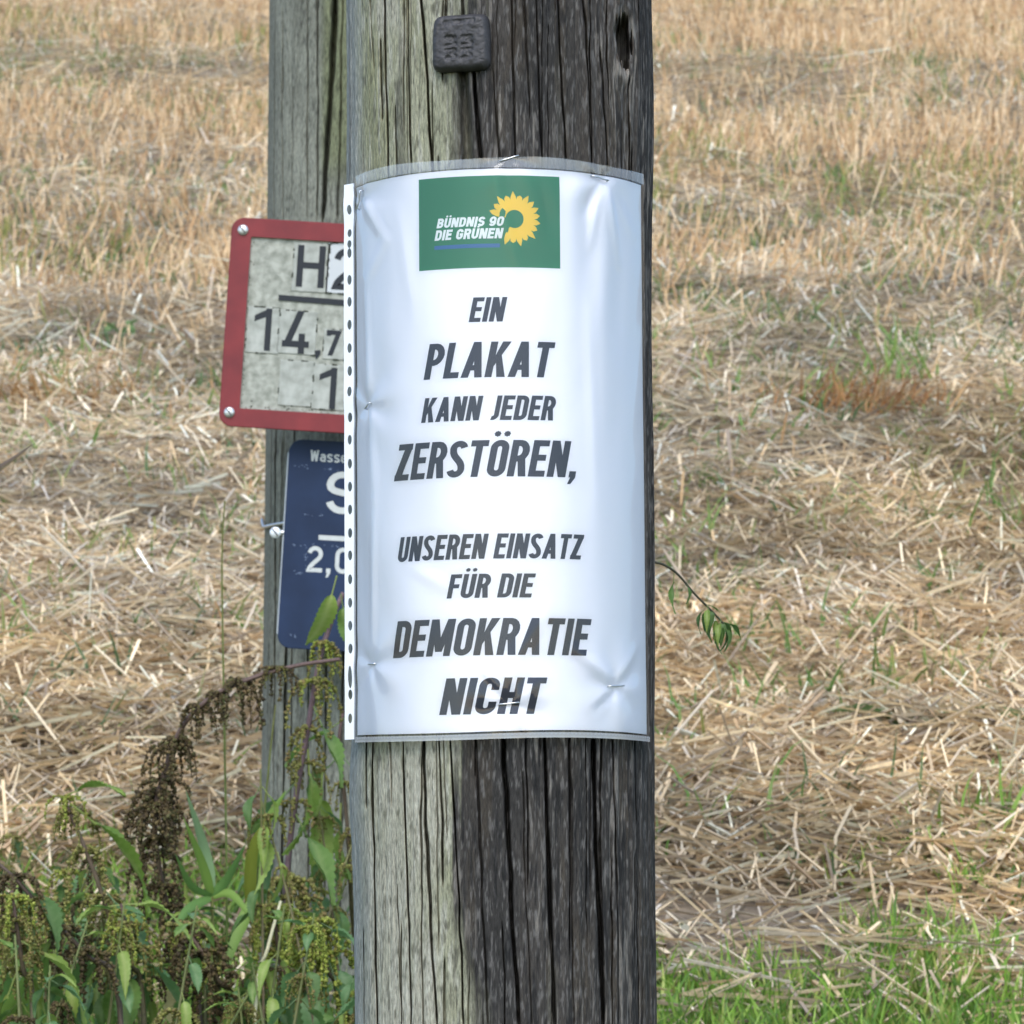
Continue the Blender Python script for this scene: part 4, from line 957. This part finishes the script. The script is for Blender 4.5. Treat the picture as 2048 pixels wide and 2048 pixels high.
# 6 - 11 nettles further left
nettle(pth(G(262, 3.50), [(248, 1880, 3.48), (224, 1790, 3.47), (190, 1680, 3.46), (152, 1580, 3.46), (128, 1525, 3.46), (122, 1500, 3.46)]), 'leggy nettle with olive clusters and a narrow leaf, leaning over the straw', 'olive',
       nodes=[(.48, .9, 'olive'), (.62, 1.0, 'olive'), (.80, .9, 'olive'), (.93, .8, 'green')], leaves=[(.86, -10, .085, 30, NARROW[0]), (.97, 35, .05, -25, NARROW[0]), (.5, 30, .06, 35), (.55, 190, .05, 40), (.4, 0, .06, 45), (.35, 200, .07, 35)])
nettle(pth(G(250, 3.38), [(226, 1900, 3.37), (160, 1800, 3.36), (80, 1715, 3.35), (20, 1650, 3.35), (-40, 1600, 3.35)]), 'bent nettle with a bare brown stem slanting towards the straw', 'brown', (srgb(96,80,70), srgb(88,76,62)),
       nodes=[(.40, 1.0, 'brown'), (.52, .9, 'brown'), (.66, 1.0, 'olive'), (.78, 1.0, 'brown')], leaves=[(.75, 30, .05, 30), (.5, 200, .05, 40)])
nettle(pth(G(80, 3.34), [(62, 1920, 3.33), (44, 1830, 3.33), (30, 1740, 3.32), (22, 1680, 3.32)]), 'nettle with short olive clusters on an upright dark stem', 'olive',
       nodes=[(.55, .8, 'olive'), (.75, .9, 'olive'), (.93, .9, 'green')], leaves=[(.5, 170, .08, 60, NARROW[0]), (.45, 10, .07, 30), (.65, 0, .07, 20, LEAF[2]), (.6, 180, .06, 35)])
nettle(pth(G(300, 3.46), [(270, 1900, 3.44), (248, 1820, 3.43), (236, 1750, 3.43), (228, 1705, 3.43)]), 'nettle with a green leafy tip over brown hanging clusters', 'brown',
       nodes=[(.62, 1.0, 'olive'), (.78, 1.0, 'olive'), (.9, .8, 'green')], leaves=[(.98, 10, .05, -10, LEAF[2]), (.97, 170, .045, 0, LEAF[2]), (.7, 190, .055, 25), (.6, -10, .06, 35), (.5, 90, .06, 40)])
nettle(pth(G(470, 3.52), [(450, 1920, 3.50), (412, 1850, 3.49), (370, 1780, 3.49), (335, 1740, 3.49)]), 'nettle with dark brown clusters crowding under the dried arching one', 'brown',
       nodes=[(.55, 1.1, 'brown'), (.68, 1.1, 'brown'), (.82, 1.2, 'brown'), (.94, 1.1, 'olive')], leaves=[(.45, 20, .06, 40), (.6, 200, .06, 40, DRY)])
# low look-alikes that fill the foot of the clump
for i in range(40):
    px = prng.uniform(-70, 660); d = prng.uniform(3.30, 3.75)
    b = G(px, d); h = prng.uniform(.16, .38); lean = Vector((prng.gauss(0, .05), prng.gauss(0, .04), 0))
    top = Q(px, prng.uniform(1690, 1880), d); hgt = max(.1, top.z-b.z)
    pts = [b, b+Vector((0, 0, hgt*.4))+lean*.3, b+Vector((0, 0, hgt*.75))+lean*.7, b+Vector((0, 0, hgt))+lean]
    lv = []
    for k in range(prng.randint(4, 6)):
        q = .35+.65*k/5.0; ya = prng.uniform(0, 360); sz = prng.uniform(.038, .062)*(1.1-.45*q)
        for e_ in (0, 180): lv.append((min(.995, q), ya+e_+prng.uniform(-25, 25), sz*prng.uniform(.8, 1.1), prng.uniform(5, 55)))
    lv.append((.999, prng.uniform(0, 360), .022, -30)); lv.append((.999, prng.uniform(0, 360), .02, -20))
    nettle(pts, 'low leafy nettle in the dense growth at the foot of the clump', 'olive', nodes=[(prng.uniform(.6, .95), prng.uniform(.6, 1.0), prng.choice(('olive', 'green', 'brown', 'olive'))) for _ in range(prng.randint(1, 3))], leaves=lv, group='low nettles at the foot of the clump', r=(.0020, .0009), stem=(srgb(116,126,72), srgb(104,84,74)))
for i in range(22):
    px = prng.choice((prng.uniform(-40, 260), prng.uniform(-40, 260), prng.uniform(480, 675))); d = prng.uniform(3.5, 3.95)
    b = G(px, d); ty = prng.uniform(1560, 1740) if px < 300 else prng.uniform(1400, 1700)
    hgt = Q(px, ty, d).z-b.z; lean = Vector((prng.gauss(0, .05), prng.gauss(0, .04), 0))
    pts = [b, b+Vector((0, 0, hgt*.4))+lean*.2, b+Vector((0, 0, hgt*.75))+lean*.6, b+Vector((0, 0, hgt))+lean]
    lv = []
    for k in range(5):
        q = .40+.58*k/4.0; ya = prng.uniform(0, 360); sz = prng.uniform(.03, .05)*(1.15-.45*q)
        for e_ in (0, 180):
            if prng.random() < .75: lv.append((min(.995, q), ya+e_+prng.uniform(-25, 25), sz*prng.uniform(.8, 1.2), prng.uniform(10, 65)))
    kd = prng.choice(('olive', 'olive', 'green', 'brown'))
    nettle(pts, 'thin half grown nettle with small leaves and tassels rising out of the clump', kd, nodes=[(.5+.45*k/3, prng.uniform(.5, .85), kd) for k in range(4) if prng.random() < .8], leaves=lv, group='half grown nettles in the clump', r=(.0018, .0008), stem=(srgb(120,120,72), srgb(112,88,82)))
# a nettle spray on the far side of the thick post
nettle([G(1195, 2.62), Q(1180, 1500, 2.58), Q(1200, 1200, 2.56), Q(1222, 1075, 2.55), Q(1240, 1062, 2.55), Q(1275, 1080, 2.55), Q(1310, 1120, 2.55), Q(1345, 1155, 2.55), Q(1368, 1180, 2.55)],
       'thin nettle spray drooping out from behind the right side of the thick post', 'olive', (srgb(66,66,48), srgb(70,66,50)),
       leaves=[(.64, 200, .020, 78, LEAF[0]), (.70, 30, .010, 60, LEAF[1]), (.84, 170, .013, 50, LEAF[1]), (.85, 60, .012, 60, LEAF[1]), (.86, 250, .012, 30, LEAF[1]), (.93, 200, .012, 50, LEAF[1]), (.94, -10, .012, 40, LEAF[1]), (.96, 100, .012, 60, LEAF[1]), (.98, 30, .013, 60, LEAF[1]), (.985, 330, .012, 10, LEAF[1]), (.995, 170, .014, 60, LEAF[1]), (.999, 20, .013, 70, LEAF[1])] + [(.82+.18*k/13, 47*k, .009+.005*((k*5) % 4)/3, 20+(k*37) % 60, LEAF[k % 4]) for k in range(14)], r=(.0010, .0006))
# tall wild grass
def grass_plant(path, label, blades, r=(.0013, .0007), col=(srgb(118,118,66), srgb(96,122,58))):
    base = Vector(path[0]); root = empty('wild_grass', base, label, 'grass plant')
    sp = smooth_path(path); n = len(sp); tv, tf = tube([p-base for p in sp], .001, 5, [r[0]+(r[1]-r[0])*i/(n-1) for i in range(n)])
    t = np.repeat(np.linspace(0, 1, n), 5)[:, None]
    link('stem', mesh_np('stem', tv, tf, np.array(col[1])*(1-t)+np.array(col[0])*t, True), root, M['stem'])
    for (p0, p1, p2, w, c) in blades:
        pts = smooth_path([p0, p1, p2], 8); V, F, C = [], [], []; m = len(pts)
        dirn = (pts[-1]-pts[0]).normalized(); side = dirn.cross(Vector((0, 1, .2))).normalized()
        for i, p in enumerate(pts):
            u = i/(m-1); ww = w*.5*(min(1, .55+u*2)*(1-u**2.2)+.02)
            for s in (-1, 0, 1): V.append(tuple(p-base+side*(s*ww)+Vector((0, 1, 0))*(abs(s)*ww*.45))); C.append([x*(1.15 if s == 0 else 1) for x in c])
        for i in range(m-1):
            for s in (0, 1): q = i*3+s; F.append((q, q+1, q+4, q+3))
        link('blade', mesh_np('blade', V, F, C, True), root, M['grass'])
g1, g2, g3 = srgb(128,156,76), srgb(102,136,72), srgb(140,166,120)
grass_plant(pth(G(440, 3.60), [(428, 1850, 3.60), (427, 1600, 3.60), (422, 1300, 3.60), (419, 1060, 3.60), (424, 945, 3.60)]), 'single thin grass stalk standing tall left of the red sign', [])
n0 = Q(400, 1692, 3.57)
grass_plant(pth(G(395, 3.57), [(398, 1850, 3.57), (402, 1760, 3.57), (400, 1692, 3.57)]), 'broad bladed wild grass fanning out beside the dried nettle',
            [(n0, Q(385, 1600, 3.56), Q(350, 1490, 3.52), .011, g3), (n0, Q(378, 1620, 3.55), Q(345, 1540, 3.52), .009, g1), (n0, Q(430, 1655, 3.56), Q(465, 1590, 3.53), .009, g2), (n0, Q(360, 1670, 3.55), Q(330, 1610, 3.52), .008, g2), (n0, Q(350, 1720, 3.54), Q(320, 1780, 3.52), .009, g2), (n0, Q(440, 1690, 3.56), Q(500, 1770, 3.53), .009, g1)], (.002, .0015))
n1 = Q(480, 1690, 3.63)
grass_plant(pth(G(470, 3.63), [(476, 1850, 3.63), (482, 1740, 3.63), (490, 1620, 3.63), (500, 1520, 3.63), (512, 1400, 3.63), (520, 1330, 3.63)]), 'wild grass with a thin seed stalk in front of the grey green post',
            [(Q(488, 1640, 3.63), Q(500, 1560, 3.61), Q(540, 1490, 3.60), .011, g1), (Q(470, 1720, 3.63), Q(478, 1600, 3.61), Q(520, 1530, 3.60), .012, srgb(120,128,50)), (n1, Q(440, 1780, 3.6), Q(420, 1850, 3.58), .012, g1)], (.002, .0007))
grass_plant([G(480, 3.47), Q(482, 1900, 3.46), Q(505, 1790, 3.46), Q(530, 1700, 3.46)], 'bleached straw stalk leaning through the yellow green tassels', [], (.0020, .0013), (srgb(226,218,180), srgb(214,206,164)))
grass_plant([G(100, 3.42), Q(70, 1920, 3.42), Q(60, 1870, 3.42)], 'clump of wide green blades in the bottom growth beneath the upright dark stem',
            [(Q(40, 1930, 3.4), Q(70, 1860, 3.38), Q(95, 1790, 3.36), .016, g1), (Q(10, 1930, 3.4), Q(12, 1860, 3.38), Q(-20, 1790, 3.36), .014, g2), (Q(60, 1930, 3.4), Q(110, 1890, 3.38), Q(170, 1850, 3.36), .013, g2), (Q(0, 1930, 3.4), Q(30, 1880, 3.38), Q(60, 1820, 3.36), .012, g1)], (.002, .001))
# dark dry blade reaching in beside the straw
def dry_blade():
    pts = smooth_path([Q(-120, 960, 3.5), Q(-40, 905, 3.5), Q(15, 872, 3.5), Q(62, 838, 3.5)], 8); base = G(-130, 3.5)
    root = empty('dry_reed', base, 'dark dry reed blade leaning in over the straw, tip pointing at the red sign', 'reed')
    tv, tf = tube([p-base for p in smooth_path([base, Q(-150, 1500, 3.5), Q(-120, 960, 3.5)], 8)], .0015, 5); link('stem', mesh_np('stem', tv, tf, np.tile(srgb(140,120,90), (len(tv), 1)), True), root, M['stem'])
    V, F, C = [], [], []; m = len(pts)
    for i, p in enumerate(pts):
        u = i/(m-1); w = .0065*(1-u)**.8+.0004
        for s in (-1, 0, 1): V.append(tuple(p-base+Vector((.3*s*w, abs(s)*w*.8, s*w)))); C.append(srgb(96,82,70) if s >= 0 else srgb(168,150,126))
    for i in range(m-1):
        for s in (0, 1): q = i*3+s; F.append((q, q+1, q+4, q+3))
    link('blade', mesh_np('blade', V, F, C, True), root, M['stem'])
dry_blade()

# single weeds that stand out in the straw
def spot(px, py):                  # ground point seen at a photo pixel (1932 scale)
    d = -1.3132/((1024-py*1.06)*KPX - 0.2058); p = Q(px, py, d); return Vector((p.x, p.y, float(ground_z(p.x, p.y))))
def weed(px, py, label, leaves, mesh):
    b = spot(px, py); root = empty('field_weed', b, label, 'weed')
    for (dx, dz, yaw, dr, sz) in leaves:
        y = R(yaw); d = R(dr); f = Vector((math.cos(y)*math.cos(d), -math.sin(y)*math.cos(d), -math.sin(d))); u = Vector((math.cos(y)*math.sin(d), -math.sin(y)*math.sin(d), math.cos(d)+.3))
        put('leaf', mesh, root, b+Vector((dx, 0, dz)), f, u, sz)
WLEAF = leaf_mesh('leaf', srgb(104,132,76), srgb(132,152,100), 61, width=.42, teeth=9, droop=.3, fold=.35); WLEAF.materials.append(M['leaf'])
weed(1850, 1398, 'broad dark green weed sprawling flat over the straw', [(-.10, .03, 170, -25, .09), (-.06, .035, 200, 5, .08), (-.02, .04, 150, 0, .08), (.02, .035, 20, 0, .09), (.05, .04, -20, 5, .08), (.09, .04, 40, 0, .08), (.0, .045, 270, -10, .07), (.12, .04, 10, 0, .08)], WLEAF)
weed(228, 650, 'small tuft of rounded green leaves left of the red sign', [(0, .02, 20, -60, .05), (0, .02, 160, -55, .05), (.02, .02, 250, -65, .05), (-.03, .02, 300, -60, .05), (-.05, .02, 200, -50, .045), (.05, .02, 340, -50, .045)], WLEAF)
def tuft(px, py, label, n, sp, ln, wd, cols, lean):
    b = spot(px, py); x = rng.normal(0, sp[0], n); y = rng.normal(0, sp[1], n)
    d = np.stack([rng.normal(lean, .35, n), rng.normal(0, .3, n), np.ones(n)], -1); c = np.array(cols)[rng.integers(0, len(cols), n)]*rng.uniform(.8, 1.15, (n, 1))
    bd = rng.normal(0, .3, (n, 3)); bd[:, 2] = -np.abs(bd[:, 2])
    z = ground_z(b.x+x, b.y+y)-b.z+.012
    v, f, cc = ribbons(np.stack([x, y, z], -1), d, rng.uniform(*ln, n), rng.uniform(*wd, n), c, bd, 5)
    o = link('grass_tuft', mesh_np('grass_tuft', v, f, cc), None, M['grass']); o.location = b; tag(o, label, 'tuft')
tuft(1688, 752, 'tall upright green grass tuft next to the dead brown clump', 26, (.03, .02), (.06, .17), (.004, .008), [srgb(112,142,66), srgb(130,152,80), srgb(98,124,62)], 0)
tuft(1620, 798, 'dead reddish brown grass clump lying in the straw', 150, (.09, .03), (.05, .12), (.003, .005), [srgb(158,116,72), srgb(140,98,60), srgb(176,138,92)], .4)
tuft(120, 785, 'flattened brown grass clump left of the red sign', 130, (.10, .03), (.06, .13), (.003, .005), [srgb(166,130,84), srgb(150,112,70), srgb(186,152,104)], -.4)
tuft(1830, 1590, 'bright green grass tuft pushing up through pale straw', 14, (.025, .015), (.05, .10), (.004, .007), [srgb(116,150,62), srgb(132,160,76)], 0)
tuft(1680, 1640, 'short stiff green sprout between crossed straws', 7, (.010, .008), (.05, .085), (.005, .008), [srgb(108,144,58), srgb(128,156,70)], .1)
